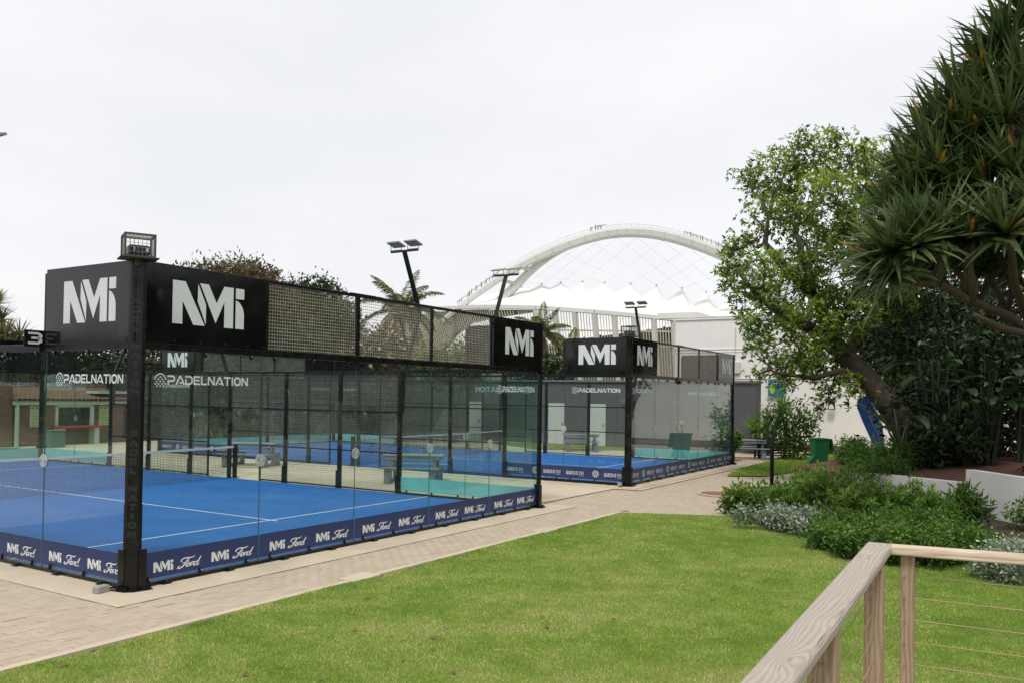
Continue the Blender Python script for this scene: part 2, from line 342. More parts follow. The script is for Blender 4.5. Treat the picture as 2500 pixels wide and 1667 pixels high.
def nmi():
    return [[(0, 0), (0, 1), (.34, 1), (.89, 0), (.57, 0), (.27, .53), (.27, 0)][::-1], [(.69, .98), (.68, .56), (.92, .03), (.92, .5)],
            [(.74, 1), (.99, 1), (1.22, .57), (1.44, 1), (1.72, 1), (1.72, 0), (1.45, 0), (1.45, .62), (1.2, .08)][::-1],
            [(1.79, .74), (2.05, .74), (2.05, 1), (1.79, 1)], [(1.79, 0), (2.05, 0), (2.05, .38), (2.02, .5), (1.96, .6), (1.88, .67), (1.79, .70)]]
W_ = 0.19
GL = {   # wide angular capitals, height 1
 'P': (1.0, lambda: stroke([(0.0, .9), (.72, .9), (.88, .78), (.88, .5), (.72, .38), (.1, .38), (.1, 0)], W_)),
 'A': (1.1, lambda: stroke([(.02, 0), (.5, .9), (.6, .9), (1.08, 0)], W_) + stroke([(.44, .2), (.86, .2)], W_ * .8)),
 'D': (1.0, lambda: stroke([(0.0, .9), (.68, .9), (.9, .7), (.9, .28), (.68, .1), (.1, .1), (.1, .62)], W_)),
 'E': (.9, lambda: stroke([(.86, .9), (.1, .9), (.1, .1), (.86, .1)], W_) + stroke([(.1, .5), (.8, .5)], W_ * .9)),
 'L': (.85, lambda: stroke([(.1, 1), (.1, .1), (.84, .1)], W_)),
 'N': (1.02, lambda: stroke([(.1, 0), (.1, .88), (.2, .88), (.8, .12), (.9, .12), (.9, 1)], W_)),
 'T': (.95, lambda: stroke([(0, .9), (.95, .9)], W_) + stroke([(.475, .85), (.475, 0)], W_)),
 'I': (.28, lambda: stroke([(.14, 0), (.14, 1)], W_)),
 'O': (1.02, lambda: stroke([(.1, .3), (.1, .7), (.3, .9), (.72, .9), (.92, .7), (.92, .3), (.72, .1), (.3, .1)], W_, True)),
 'B_': (.62, lambda: stroke([(.08, 0), (.08, 1)], .16) + stroke([(.08, .92)] + arc(.32, .73, .2, .19, 90, -90, 8) + [(.08, .54)], .16) + stroke([(.08, .54)] + arc(.34, .31, .24, .23, 90, -90, 8) + [(.08, .08)], .16)),
 'A_': (.86, lambda: stroke([(.06, 0), (.43, .98), (.80, 0)], .17) + stroke([(.2, .3), (.66, .3)], .13)),
 'R_': (.64, lambda: stroke([(.08, 0), (.08, 1)], .16) + stroke([(.08, .92)] + arc(.33, .69, .23, .23, 90, -90, 8) + [(.08, .46)], .16) + stroke([(.28, .46), (.58, 0)], .17)),
 'O_': (1.06, lambda: stroke(arc(.53, .5, .43, .44, 0, 345, 23), .16, True)),
 'N_': (.88, lambda: stroke([(.08, 0), (.08, .95), (.80, .05), (.80, 1)], .16)),
 'S_': (.6, lambda: stroke([(.50, .84)] + arc(.29, .73, .19, .19, 50, 260, 9) + arc(.29, .29, .22, .22, 80, -150, 9) + [(.06, .2)], .15)),
 'V_': (.86, lambda: stroke([(.06, 1), (.43, .04), (.80, 1)], .17)),
 'W_': (1.22, lambda: stroke([(.06, 1), (.34, .06), (.61, .9), (.88, .06), (1.16, 1)], .16)),
}
def word(s, gap=0.12, suffix=''):
    x = 0; q = []
    for ch in s:
        if ch == ' ': x += 0.4; continue
        wd, f = GL[ch + suffix]; q += xf(f(), 1, 1, x, 0); x += wd + gap
    return q, x - gap
def icon():
    q = stroke(arc(0, .38, .52, .56, 8, 172, 16), .09)
    rows = [(.68, [0]), (.5, [-.17, .17]), (.32, [-.33, 0, .33]), (.13, [-.46, -.16, .16, .46]), (-.06, [-.3, 0, .3])]
    for y, xs in rows:
        for x in xs: q += disc(x, y, .075, 8)
    return xf(q, 1, 1, .55, .06)
def padelnation():
    q, L = word('PADELNATION', .10); return xf(icon(), 1.32, 1.32, 0, -.20) + xf(q, 1, 1, 1.62, 0), 1.62 + L
def ford():
    q = []
    q += stroke([(.10, .62), (.03, .70), (.03, .84), (.14, .95), (.34, .98), (.56, .93), (.76, .95), (.90, 1.06)], [.05, .08, .11, .13, .13, .13, .11, .04])
    q += stroke([(.50, .92), (.43, .62), (.35, .32), (.24, .10), (.09, .01), (-.04, .07), (-.01, .22), (.10, .25)], [.11, .14, .14, .13, .11, .10, .09, .04])
    q += stroke([(.18, .47), (.38, .53), (.62, .62)], [.08, .12, .05])
    q += stroke(arc(.62, .25, .11, .17, 0, 345, 12), .115, True)
    q += stroke([(.80, .46), (.82, .40), (.80, .08)], .13) + stroke([(.81, .30), (.90, .45), (.99, .41)], [.08, .11, .10])
    q += stroke(arc(1.11, .25, .12, .18, 0, 345, 12), .115, True) + stroke([(1.34, .92), (1.26, .5), (1.23, .12), (1.30, .06), (1.42, .18)], [.08, .13, .13, .10, .05])
    return xf(q, 1, 1, 0, 0, 0.24)
def vwlogo():
    return stroke(arc(.5, .5, .46, .46, 0, 350, 35), .075, True) + stroke([(.34, .90), (.5, .54), (.66, .90)], .09) + stroke([(.14, .72), (.34, .16), (.5, .48), (.66, .16), (.86, .72)], .09)
def barons():
    q, L = word('BARONS', .06, '_'); q2, L2 = word('VW', .06, '_'); q += xf(q2, 1, 1, L + .4, 0); q += stroke([(L + .45, -.22), (L + .4 + L2, -.22)], .06)
    return q, L + .4 + L2
def decal(mb, polys, o, ux, uy):
    o = Vector(o); ux = Vector(ux); uy = Vector(uy)
    for p in polys: mb.add([o + ux * x + uy * y for x, y in p], [tuple(range(len(p)))])
    return mb

# ================================================================== THE SETTING
def sheet(name, poly, z, m, kind='structure'):
    mb = MB(); mb.add([(x, y, z) for x, y in poly], [tuple(range(len(poly)))]); return mb.build(name, m, kind=kind)
FIELD = mat('open_ground', (0.11, 0.12, 0.05), 0.95, 0, 0.3, 0.05, coord='World')
sheet('ground', [(-1500, -1500), (1500, -1500), (1500, 1500), (-1500, 1500)], -0.06, FIELD)
paving = sheet('paving', [(-30, -1.86), (10.45, -1.86), (11.3, -3.85), (12.2, -7.0), (36.2, -12), (36.2, 12), (32.4, 26), (-30, 26)], -0.012, PAVBED)
yard = sheet('concrete_yard', [(-0.62, -0.66), (10.62, -0.66), (10.62, 0.3), (14.6, 0.3), (14.65, -0.45), (26.0, -0.2), (26.0, 1.5), (32.5, 2.6), (32.5, 27.5), (9, 27.5), (9, 21), (-0.62, 21)], 0.0075, CONC)
# court slabs and turf come with each court; pavers: laid in a running bond
PL, PW = 0.22, 0.11
def paver_mesh():
    mb = MB(); L, Wd, b, h = PL - .007, PW - .007, 0.005, 0.03
    V = []
    for z, i in ((-h, 0), (-b * .8, 0), (0, b)):
        for x, y in ((-L / 2 + i, -Wd / 2 + i), (L / 2 - i, -Wd / 2 + i), (L / 2 - i, Wd / 2 - i), (-L / 2 + i, Wd / 2 - i)): V.append((x, y, z))
    F = [(8, 9, 10, 11)] + [(l * 4 + k, l * 4 + (k + 1) % 4, l * 4 + 4 + (k + 1) % 4, l * 4 + 4 + k) for l in range(2) for k in range(4)]
    return V, F, mb.add(V, F).mesh('paver', PAVER)
PV, PF, PME = paver_mesh()
cand = []
for r_ in range(-18, 60):
    y = (r_ + .5) * PW
    for c_ in range(-110, 110):
        x = (c_ + .5) * PL - (.5 * PL if abs(r_) % 2 else 0)
        if x > 11.0 or y > 6: continue
        if -0.62 + PL * .5 < x and y > -0.66 + PW * .5: continue
        if y < -1.78: continue
        v = np.array([x, y, 0]) - CAM; d = v @ FW
        if d < 4: continue
        px, py = CX + FPX * (v @ RT) / d, CY - FPX * (v @ UP) / d
        if px < -60 or px > 2560 or py > 1720: continue
        cand.append((d, x, y))
cand.sort()
bigV = []; bigF = []
PVn = np.array(PV)
for i, (d, x, y) in enumerate(cand):
    dz = random.gauss(0, .0016); a = random.gauss(0, .006)
    if i < 290: link('paver', PME, paving, (x, y, dz), a)
    else:
        cs, sn = math.cos(a), math.sin(a); V = PVn.copy(); V = np.c_[V[:, 0] * cs - V[:, 1] * sn + x, V[:, 0] * sn + V[:, 1] * cs + y, V[:, 2] + dz]
        b0 = len(bigV) * 12; bigV.append(V); bigF.append(np.array(PF) + b0)
if bigV: link('pavers', mesh_np('pavers', np.concatenate(bigV), np.concatenate(bigF), PAVER), paving, kind='stuff')
sheet('joint_bed', [(-30, -1.86), (10.8, -1.86), (10.8, -0.66), (-0.62, -0.66), (-0.62, 6.1), (-30, 6.1)], -0.0085, JOINT)

# lawn: raised a few centimetres, soft rough edge
random.seed(3)
LE = [(-14, -1.80)]
x = -13.0
while x < 10.2:
    yv = -1.925 + 0.04 * math.sin(x * 1.3) + 0.03 * math.sin(x * 5.3 + 1) + random.uniform(-.03, .03)
    if 2.15 < x < 2.5 or 7.0 < x < 7.5: yv -= 0.10
    LE.append((x, yv)); x += 0.12
LE += [(10.3, -1.74), (10.6, -2.2), (10.95, -2.9), (11.25, -3.7), (11.6, -3.9), (13.2, -4.4), (14.6, -8.2), (13.3, -9.6), (13, -30), (-14, -30)]
mbl = MB(); mbl.add([(x, y, 0.0) for x, y in LE] + [(x, y, -0.03) for x, y in LE], [tuple(range(len(LE)))[::-1]] + [(k, (k + 1) % len(LE), len(LE) + (k + 1) % len(LE), len(LE) + k) for k in range(len(LE))])
lawn = mbl.build('lawn', LAWN, kind='structure')
def inpoly(x, y, poly):
    c = np.zeros(x.shape, bool); n = len(poly)
    for i in range(n):
        x1, y1 = poly[i]; x2, y2 = poly[(i + 1) % n]
        if y1 == y2: continue
        c ^= ((y1 > y) != (y2 > y)) & (x < (x2 - x1) * (y - y1) / (y2 - y1) + x1)
    return c
def grass(name, poly, n, z0, hgt, wmin=0.0035, label=None, parent=None, dmin=4.0, dmax=40.0):
    xs = np.array([p[0] for p in poly]); ys = np.array([p[1] for p in poly])
    got = []; tot = 0
    while tot < n:
        # sample in screen-ish space: density falls with distance
        d = np.exp(RNG.uniform(math.log(dmin), math.log(dmax), n)); t = RNG.uniform(-0.68, 0.68, n)
        X = CAM[0] + d * (FW[0] + RT[0] * t); Y = CAM[1] + d * (FW[1] + RT[1] * t)
        k = inpoly(X, Y, poly); got.append(np.c_[X[k], Y[k], d[k]]); tot += k.sum()
        if k.sum() == 0: break
    P = np.concatenate(got)[:n]; n = len(P)
    h = hgt * RNG.uniform(.5, 1.25, n); wd = np.maximum(wmin, P[:, 2] * 0.00052) * RNG.uniform(.7, 1.3, n)
    a = RNG.uniform(0, 2 * np.pi, n); lean = RNG.uniform(.15, 1.0, n) * h; la = RNG.uniform(0, 2 * np.pi, n)
    B = np.c_[P[:, 0], P[:, 1], np.full(n, z0)]
    o = np.c_[np.cos(a), np.sin(a), np.zeros(n)] * wd[:, None]
    T = B + np.c_[np.cos(la) * lean, np.sin(la) * lean, h]
    V = np.stack([B - o, B + o, T], 1).reshape(-1, 3); F = np.arange(3 * n).reshape(-1, 3)
    return link(name, mesh_np(name, V, F, GRASS, RNG.uniform(0, 1, n)), parent, kind='stuff')
EDGE = [(x, y + .015 + .03 * max(0, math.sin(x * 2.7) * math.sin(x * .9 + 1))) for x, y in LE[1:-9]]; EDGE = EDGE + [(x, y - .10) for x, y in LE[1:-9]][::-1]
g_ = grass('grass', LE, 560000, -0.004, 0.024, 0.003, dmin=4.2, dmax=26)
tag(grass('grass_fringe', EDGE, 9000, -0.004, 0.034, dmin=6, dmax=22), 'longer grass fringe overhanging the paving edge', 'grass')
tag(g_, 'short mown green lawn grass with straw coloured patches', 'grass')
ISL = [(20.4, -0.95), (23.2, -0.45), (26.2, -0.3), (29.0, -0.2), (33.0, 0.3), (35.0, -0.8), (33.0, -2.4), (28.4, -2.9), (24.9, -2.45), (21.3, -1.95)]
sheet('grass_island', ISL, 0.02, LAWN)
tag(grass('grass', ISL, 26000, 0.015, 0.05, dmin=20, dmax=45), 'green grass of the island around the wheelie bin', 'grass')
STRIP = [(27.6, 10.2), (32.2, 4.4), (32.4, 8.0), (32.2, 15), (30.5, 15)]
sheet('grass_strip', STRIP, 0.014, LAWN)
STRIP2 = [(9.2, 21.2), (13.0, 26.9), (-2, 26.9), (-2, 21.2)]
sheet('grass_verge', STRIP2, 0.012, LAWN)
# raised planting bed behind the white retaining wall, red soil
SOIL = mat('red_soil', (0.10, 0.042, 0.026), 0.95, 0, 0.35, 3, 0.8, 25, coord='World')
bed = [(14.95, -8.3), (13.6, -9.3), (13.0, -10.4), (20, -16), (32, -12), (30, -5.5), (24, -4.2), (18.2, -3.6), (16.3, -5.85)]
mb = MB(); top = []
for x, y in bed:
    top.append((x, y, 0.62 if (x, y) not in ((14.95, -8.3), (16.3, -5.85), (13.6, -9.3), (13.0, -10.4)) else 0.58))
n = len(bed); cx_, cy_ = 20.5, -8.6
mb.add(top + [(x, y, -.03) for x, y in bed] + [(cx_, cy_, 1.0)], [(k, (k + 1) % n, 2 * n) for k in range(n)] + [(k, n + k, n + (k + 1) % n, (k + 1) % n) for k in range(n)])
mb.build('planting_bed', SOIL, kind='structure')
BEDSOIL = mat('mulch_soil', (0.055, 0.035, 0.024), 0.95, 0, 0.35, 4, 0.8, 30, coord='World')
sheet('border_soil', [(12.0, -3.9), (11.2, -4.8), (10.3, -5.7), (9.4, -6.8), (8.7, -7.6), (8.4, -8.5), (8.6, -9.2), (8.4, -10.4), (13.0, -10.6), (14.8, -8.4), (16.2, -5.95), (17.8, -3.7), (14, -3.5)], 0.05, BEDSOIL)

# ================================================================== PADEL COURTS
_C = {}
def cached(key, fn):
    if key not in _C: _C[key] = fn()
    return _C[key]
def wires(x0, x1, z0, z1, pitch=0.05, r=0.0021, m=None):
    "welded mesh in the local x-z plane (y = 0) as thin square rods"
    V = []; F = []
    Q = [(0, 1, 5, 4), (1, 2, 6, 5), (2, 3, 7, 6), (3, 0, 4, 7)]
    def rod(a, b, ax):
        k = len(V) * 8
        if ax == 'x': c = [(a[0], -r, a[1]), (a[0], 0, a[1] - r), (a[0], r, a[1]), (a[0], 0, a[1] + r), (b[0], -r, b[1]), (b[0], 0, b[1] - r), (b[0], r, b[1]), (b[0], 0, b[1] + r)]
        else: c = [(a[0] - r, 0, a[1]), (a[0], -r, a[1]), (a[0] + r, 0, a[1]), (a[0], r, a[1]), (b[0] - r, 0, b[1]), (b[0], -r, b[1]), (b[0] + r, 0, b[1]), (b[0], r, b[1])]
        V.append(c); F.append([[i + k for i in q] for q in Q])
    for x in np.arange(x0 + pitch / 2, x1, pitch): rod((x, z0), (x, z1), 'z')
    for z in np.arange(z0 + pitch / 2, z1, pitch): rod((x0, z), (x1, z), 'x')
    return mesh_np('wire_mesh', np.array(V).reshape(-1, 3), np.array(F).reshape(-1, 4), m or WIRE)
def pane_mesh(wd, h):
    mb = MB(); t = .006; g = .004; x0, x1, z0, z1 = g, wd - g, .06, .06 + h
    mb.add([(x0, -t, z0), (x1, -t, z0), (x1, -t, z1), (x0, -t, z1)], [(0, 1, 2, 3)]); mb.add([(x0, t, z0), (x0, t, z1), (x1, t, z1), (x1, t, z0)], [(0, 1, 2, 3)])
    for a, b in (((x0, z0), (x0, z1)), ((x1, z1), (x1, z0)), ((x0, z1), (x1, z1)), ((x1, z0), (x0, z0))): mb.add([(a[0], -t, a[1]), (a[0], t, a[1]), (b[0], t, b[1]), (b[0], -t, b[1])], [(0, 1, 2, 3)], 1)
    return mb.mesh('glass_pane', [GLASS, GEDGE])
ACR = None
def acrylic():
    m, t, b = newmat('clear_disc'); b.inputs['Base Color'].default_value = (0.62, 0.66, 0.64, 1); b.inputs['Roughness'].default_value = 0.25
    n = noise(t, 20); t.links.new(ramp(t, n, [(.3, (.5, .54, .52)), (.7, (.7, .73, .71))]), b.inputs['Base Color'])
    tr = N(t, 'BsdfTransparent'); ms = N(t, 'MixShader'); ms.inputs[0].default_value = .45; t.links.new(tr.outputs[0], ms.inputs[1]); t.links.new(b.outputs[0], ms.inputs[2]); t.links.new(ms.outputs[0], t.nodes['Material Output'].inputs[0]); return m
ACR = acrylic()
def disc_mesh():
    mb = MB(); n = 20
    for y in (-.012, -.024): pass
    V = [(.09 * math.cos(2 * math.pi * k / n), y, .09 * math.sin(2 * math.pi * k / n)) for y in (-.010, -.020) for k in range(n)]
    mb.add(V, [tuple(range(n)), tuple(range(2 * n - 1, n - 1, -1))] + [(k, n + k, n + (k + 1) % n, (k + 1) % n) for k in range(n)])
    for sx in (-.055, .055): mb.tube([(sx, -.018, 0), (sx, -.034, 0)], .013, 8, 1)
    return mb.mesh('clamp_disc', [ACR, STEEL])
def clip_mesh(dn):
    mb = MB(); mb.box((0, -.022, 0.0), (.042, .030, .075), 0, 0, .006); mb.tube([(0, -.036, .012), (0, -.048, .012)], .012, 8, 1); return mb.mesh('glass_clip', [BLACK, STEEL])
def foot_mesh():
    mb = MB(); mb.box((0, -.055, .012), (.13, .07, .02), 0, 0, .004); mb.tube([(0, -.06, .02), (0, -.06, .045)], .016, 6); return mb.mesh('rail_foot', BLACK)
def banner_letter_mesh(kind, x0, x1):
    def fn():
        mb = MB(); y = -.0165; span = x1 - x0
        if kind == 'nmi':
            for k in range(2):
                o = x0 + span * (0.10 + .47 * k); decal(mb, nmi(), (o, y, .165), (.142, 0, 0), (0, 0, .130)); decal(mb, ford(), (o + .365, y, .160), (.228, 0, 0), (0, 0, .128))
        else:
            q, L = barons()
            for o in (.05, .68): decal(mb, q, (x0 + span * o, y, .20), (.56 / L, 0, 0), (0, 0, .105))
            decal(mb, vwlogo(), (x0 + span * .5 - .02, y, .165), (.19, 0, 0), (0, 0, .19))
        return mb.mesh('lettering', WHITEV)
    return cached(('bl', kind, round(x0, 2), round(x1, 2)), fn)
def box_mesh(key, c, s, m, bev=0.0, nm='part'): return cached(key, lambda: MB().box(c, s, 0, 0, bev).mesh(nm, m))

def court(loc, rz, kind, label):
    ct = empty('padel_court', loc, rz, label, 'padel court')
    # concrete plinth under the walls, the blue turf and the painted lines
    link('turf', box_mesh('turf', (5, 10, -.01), (9.94, 19.94, .045), TURF, nm='turf'), ct)
    for nm, c, s in (('service_line', (5, 3.05), (9.9, .05)), ('service_line', (5, 16.95), (9.9, .05)), ('centre_line', (5, 10), (.05, 14.3))):
        z = .0165 if nm == 'service_line' else .0185
        mb = MB(); mb.add([(c[0] - s[0] / 2, c[1] - s[1] / 2, z), (c[0] + s[0] / 2, c[1] - s[1] / 2, z), (c[0] + s[0] / 2, c[1] + s[1] / 2, z), (c[0] - s[0] / 2, c[1] + s[1] / 2, z)], [(0, 1, 2, 3)])
        mb.build(nm, WHITEL, ct)
    def wall(o, ang, L, is_back):
        "o: local start, direction ang; outside is local -y"
        ca, sa = math.cos(ang), math.sin(ang)
        def pl(nm, me, x=0.0, y=0.0, z=0.0, par=None, kd=None):
            if par is None: return link(nm, me, ct, (o[0] + ca * x - sa * y, o[1] + sa * x + ca * y, z), ang, kd)
            return link(nm, me, par, (x, y, z), None, kd)
        panes = [0, 2, 4, 6, 8] if is_back else [0, 2, 16, 18]
        rails = [(0, 10)] if is_back else [(0, 4), (16, 20)]
        for a, b in rails:
            pl('bottom_rail', box_mesh(('br', b - a), ((b - a) / 2, 0, .03), (b - a - .1, .06, .056), BLACK, .006, 'bottom_rail'), a)
            pl('top_beam', box_mesh(('tb', b - a), ((b - a) / 2, 0, 3.04), (b - a - .1, .07, .10), BLACK, .005, 'top_beam'), a)
        for x in panes:
            p = pl('glass_pane', cached('pane', lambda: pane_mesh(2.0, 2.93)), x)
            for cx in (.22, 1.0, 1.78):
                pl('glass_clip', cached('clip', lambda: clip_mesh(0)), cx, 0, .085, p); pl('glass_clip', cached('clip', lambda: clip_mesh(0)), cx, 0, 2.965, p)
            for cx in (.45, 1.45): pl('rail_foot', cached('foot', foot_mesh), cx, 0, 0, p)
            if (is_back and x > 0) or (not is_back and x in (2, 18)): pl('clamp_disc', cached('disc', disc_mesh), 0, 0, 1.5, p)
            corner = (x == 0, x == panes[-1])
            if any(corner):
                def lg():
                    q, Lw = padelnation(); mb = MB(); return decal(mb, q, (.25, -.0105, 2.56), (1.5 / Lw, 0, 0), (0, 0, 1.5 / Lw * 1.02)).mesh('lettering', WHITEV)
                pl('lettering', cached('logo', lg), 0, 0, 0, p, 'stuff')
            # kick banner on the outside of the glass, turquoise on its inner face
            bx0 = .10 if x == 0 else .006; bx1 = 1.90 if x == panes[-1] and is_back else (1.90 if x == 18 else 1.994)
            bn = pl('kick_banner', box_mesh(('bn', bx0, bx1), ((bx0 + bx1) / 2, -.0135, .265), (bx1 - bx0, .003, .33), NAVY, 0, 'kick_banner'), x)
            pl('banner_backing', box_mesh(('bb', bx0, bx1), ((bx0 + bx1) / 2, -.0095, .265), (bx1 - bx0, .003, .328), TURQ, 0, 'banner_backing'), 0, 0, 0, bn)
            pl('lettering', banner_letter_mesh(kind, bx0, bx1), 0, 0, 0, bn, 'stuff')
        # sign boards in the top metre at both ends
        for x in (0, L - 2):
            sb = pl('sign_board', cached('board', lambda: MB().box((1.03, -.042, 3.585), (1.98, .012, 1.02), 0, 0, .003).mesh('sign_board', VINYL)), x)
            for li, (a_, b_) in enumerate(((0, 2), (2, 3), (3, 5))): pl('letter', cached(('boardl', li), lambda: decal(MB(), nmi()[a_:b_], (.46, -.0505, 3.345), (.565, 0, 0), (0, 0, .56)).mesh('letter', WHITEV)), 0, 0, 0, sb)
            for bx in (.08, .5, .9, 1.3, 1.7, 1.99):
                for bz in (3.12, 4.06): pl('screw', cached('screw', lambda: MB().tube([(0, -.046, 0), (0, -.053, 0)], .010, 6).mesh('screw', GREYRIM)), bx, 0, bz, sb)
        if is_back:
            for x, wd in ((4.0, .075), (6.0, .045), (2.06, .05), (7.98, .05)): pl('fence_upright', box_mesh(('fu', wd), (0, 0, 3.57), (wd, .05, .96), BLACK, .004, 'fence_upright'), x)
            pl('top_rail', box_mesh('tr10', (5, 0, 4.075), (9.86, .045, .05), BLACK, .004, 'top_rail'))
            pl('splice_plate', box_mesh('sp', (0, -.05, 3.035), (.8, .035, .11), BLACK, .004, 'splice_plate'), 4.17); pl('splice_plate', box_mesh('sp2', (0, -.03, 4.078), (.62, .03, .062), BLACK, .004, 'splice_plate'), 4.1)
            pl('bracket_box', box_mesh('bkb', (0, -.03, 2.93), (.15, .09, .10), BLACK, .01, 'bracket_box'), 4.05)
            pl('wire_mesh', cached('wm_top', lambda: wires(2.06, 7.96, 3.09, 4.05, .05, .0038, WIRETOP)), 0, 0, 0, None, 'stuff')
        else:
            for x in (0, 18): pl('top_rail', box_mesh('tr2', (1, 0, 4.075), (1.9, .045, .05), BLACK, .004, 'top_rail'), x); pl('fence_upright', box_mesh('fu2', (0, 0, 3.57), (.05, .05, .96), BLACK, .004, 'fence_upright'), 2.02 if x == 0 else 17.98)
            pl('top_rail', box_mesh('tr12', (10, 0, 3.02), (12, .05, .06), BLACK, .004, 'top_rail'))
            for x in (4, 6, 8, 12, 14, 16):
                pl('fence_post', box_mesh('fp', (0, 0, 1.5), (.10, .08, 3.0), BLACK, .008, 'fence_post'), x)
                pl('post_bracket', box_mesh('fpb', (.075, -.02, .24), (.07, .10, .46), BLACK, .006, 'post_bracket'), x)
            for x in (9.0, 11.2): pl('fence_post', box_mesh('fp2', (0, 0, 1.5), (.045, .045, 3.0), BLACK, .004, 'fence_post'), x)
            pl('fence_post', box_mesh('fp3', (0, 0, 1.5), (.11, .06, 3.0), BLACK, .006, 'fence_post'), 10.28)
            for a, b in ((4, 9), (11.2, 16)):
                for z in (1.0, .045): pl('fence_rail', box_mesh(('fr', b - a), ((b - a) / 2, 0, 0), (b - a, .035, .035), BLACK, .003, 'fence_rail'), a, 0, z)
            pl('fence_rail', box_mesh('fr12', (6, 0, 0), (12, .035, .035), BLACK, .003, 'fence_rail'), 4, 0, 2.02)
            for a, b in ((4, 6), (6, 8), (8, 9), (11.2, 12), (12, 14), (14, 16)):
                pl('wire_mesh', cached(('wm', round(b - a, 2)), lambda: wires(0, b - a, .06, 2.0, .05, .0030)), a, 0, 0, None, 'stuff')
            for a, b in ((4, 6), (6, 8), (8, 10), (10, 12), (12, 14), (14, 16)):
                pl('wire_mesh', cached('wm_hi', lambda: wires(0, 2, 2.04, 3.0, .05, .0030)), a, 0, 0, None, 'stuff')
    wall((0, 0), 0, 10, True); wall((10, 20), math.pi, 10, True)
    wall((10, 0), math.pi / 2, 20, False); wall((0, 20), -math.pi / 2, 20, False)
    # corner posts with a chamfered face carrying the lettering
    def post_mesh():
        poly = [(-.03, .07), (-.075, .07), (-.075, .02), (.02, -.075), (.07, -.075), (.07, -.03), (.03, .03)]
        mb = MB(); mb.prism(poly, .0, 4.10); mb.prism([(x * 1.05, y * 1.05) for x, y in poly], .0, 1.06)
        mb.box((-.07, .075, .26), (.07, .11, .5), 0, 0, .008); mb.box((.075, -.07, .26), (.11, .07, .5), 0, 0, .008)
        mb.prism([(-.2, .16), (-.16, -.08), (-.08, -.16), (.16, -.2), (.22, -.06), (-.06, .22)], .0, .018)
        for x, y in ((-.15, .06), (.06, -.15), (-.12, -.04), (-.04, -.12)): mb.tube([(x, y, .015), (x, y, .05)], .016, 6)
        return mb.mesh('corner_post', BLACK)
    def post_letters(mt, grow):
        def fn():
            mb = MB(); ux = Vector((1, -1, 0)).normalized(); n = Vector((-1, -1, 0)).normalized(); off = .0062 if grow else .0085
            def put(polys, wd, zc, s, sy): decal(mb, polys, Vector((-.0275, -.0275, zc)) + n * (off + (0.004 if zc < 1.06 else 0)) - ux * (wd * s / 2), ux * s, (0, 0, sy))
            global W_
            w0 = W_; W_ = .30 if grow else .17
            for ztop, dz in ((3.78, .112), (2.02, .112)):
                put(icon(), 1.1, ztop, .085, .1)
                for i, ch in enumerate('PADEL NATION'):
                    if ch != ' ': put(GL[ch][1](), GL[ch][0], ztop - .13 - i * dz, .085, .075)
            W_ = w0
            return mb.mesh('lettering', mt)
        return cached(('pl', grow), fn)
    for k, (x, y, a) in enumerate(((0, 0, 0), (10, 0, math.pi / 2), (10, 20, math.pi), (0, 20, -math.pi / 2))):
        p = link('corner_post', cached('cpost', post_mesh), ct, (x, y, 0), a)
        link('lettering_rim', post_letters(GREYRIM, True), p, kind='stuff'); link('lettering', post_letters(BLACKD, False), p, kind='stuff')
    return ct
courtA = court((0, 0, 0), 0, 'nmi', 'nearest glass walled padel court with NMi Ford banners along its foot')
BX, BY, BA, BZ = 15.26, 0.20, 0.0226, 0.05
courtB = court((BX, BY, BZ), BA, 'vw', 'farther padel court with BARONS VW banners in front of the grey building')
def bw(x, y, z): c, s = math.cos(BA), math.sin(BA); return (BX + c * x - s * y, BY + s * x + c * y, z + BZ)
mb = MB(); mb.prism([bw(-.5, -.45, 0)[:2], bw(10.5, -.45, 0)[:2], bw(10.5, 20.5, 0)[:2], bw(-.5, 20.5, 0)[:2]], -.05, .028); tag(mb.build('court_slab', CONC), kind='structure')

# nets
def net(loc, rz, label):
    t = empty('court_net', loc, rz, label, 'net', 'nets across the padel courts')
    def nm():
        V = []; F = []; r = .0036; Q = [(0, 1, 5, 4), (1, 2, 6, 5), (2, 3, 7, 6), (3, 0, 4, 7)]
        top = lambda x: .88 + .04 * ((x - 5) / 5) ** 2
        def rod(a, b):
            k = len(V) * 8; ax = abs(b[0] - a[0]) > abs(b[2] - a[2])
            o = [(0, -r, 0), (0, 0, -r), (0, r, 0), (0, 0, r)] if ax else [(-r, 0, 0), (0, -r, 0), (r, 0, 0), (0, r, 0)]
            V.append([tuple(p + q for p, q in zip(a, oo)) for oo in o] + [tuple(p + q for p, q in zip(b, oo)) for oo in o]); F.append([[i + k for i in q] for q in Q])
        for x in np.arange(.06, 9.95, .046): rod((x, 0, .02), (x, 0, top(x) - .03))
        xs = np.linspace(.05, 9.95, 21)
        for f in np.linspace(.03, .97, 19):
            for i in range(20): rod((xs[i], 0, .02 + f * (top(xs[i]) - .05)), (xs[i + 1], 0, .02 + f * (top(xs[i + 1]) - .05)))
        return mesh_np('net_mesh', np.array(V).reshape(-1, 3), np.array(F).reshape(-1, 4), NETM)
    link('net_mesh', cached('netm', nm), t, kind='stuff')
    def tp():
        mb = MB(); xs = np.linspace(.05, 9.95, 21)
        for i in range(20): mb.beam((xs[i], 0, .855 + .04 * ((xs[i] - 5) / 5) ** 2), (xs[i + 1], 0, .855 + .04 * ((xs[i + 1] - 5) / 5) ** 2), .012, .06)
        return mb.mesh('top_tape', TAPE)
    link('top_tape', cached('nett', tp), t)
    for x in (0.03, 9.97): link('net_post', cached('netp', lambda: MB().box((0, 0, .49), (.09, .09, .96), 0, 0, .008).box((0, 0, .03), (.16, .16, .02)).mesh('net_post', BLACK)), t, (x, 0, 0))
    return t
net((0, 10, 0.015), 0, 'black net with white tape across the nearest padel court')
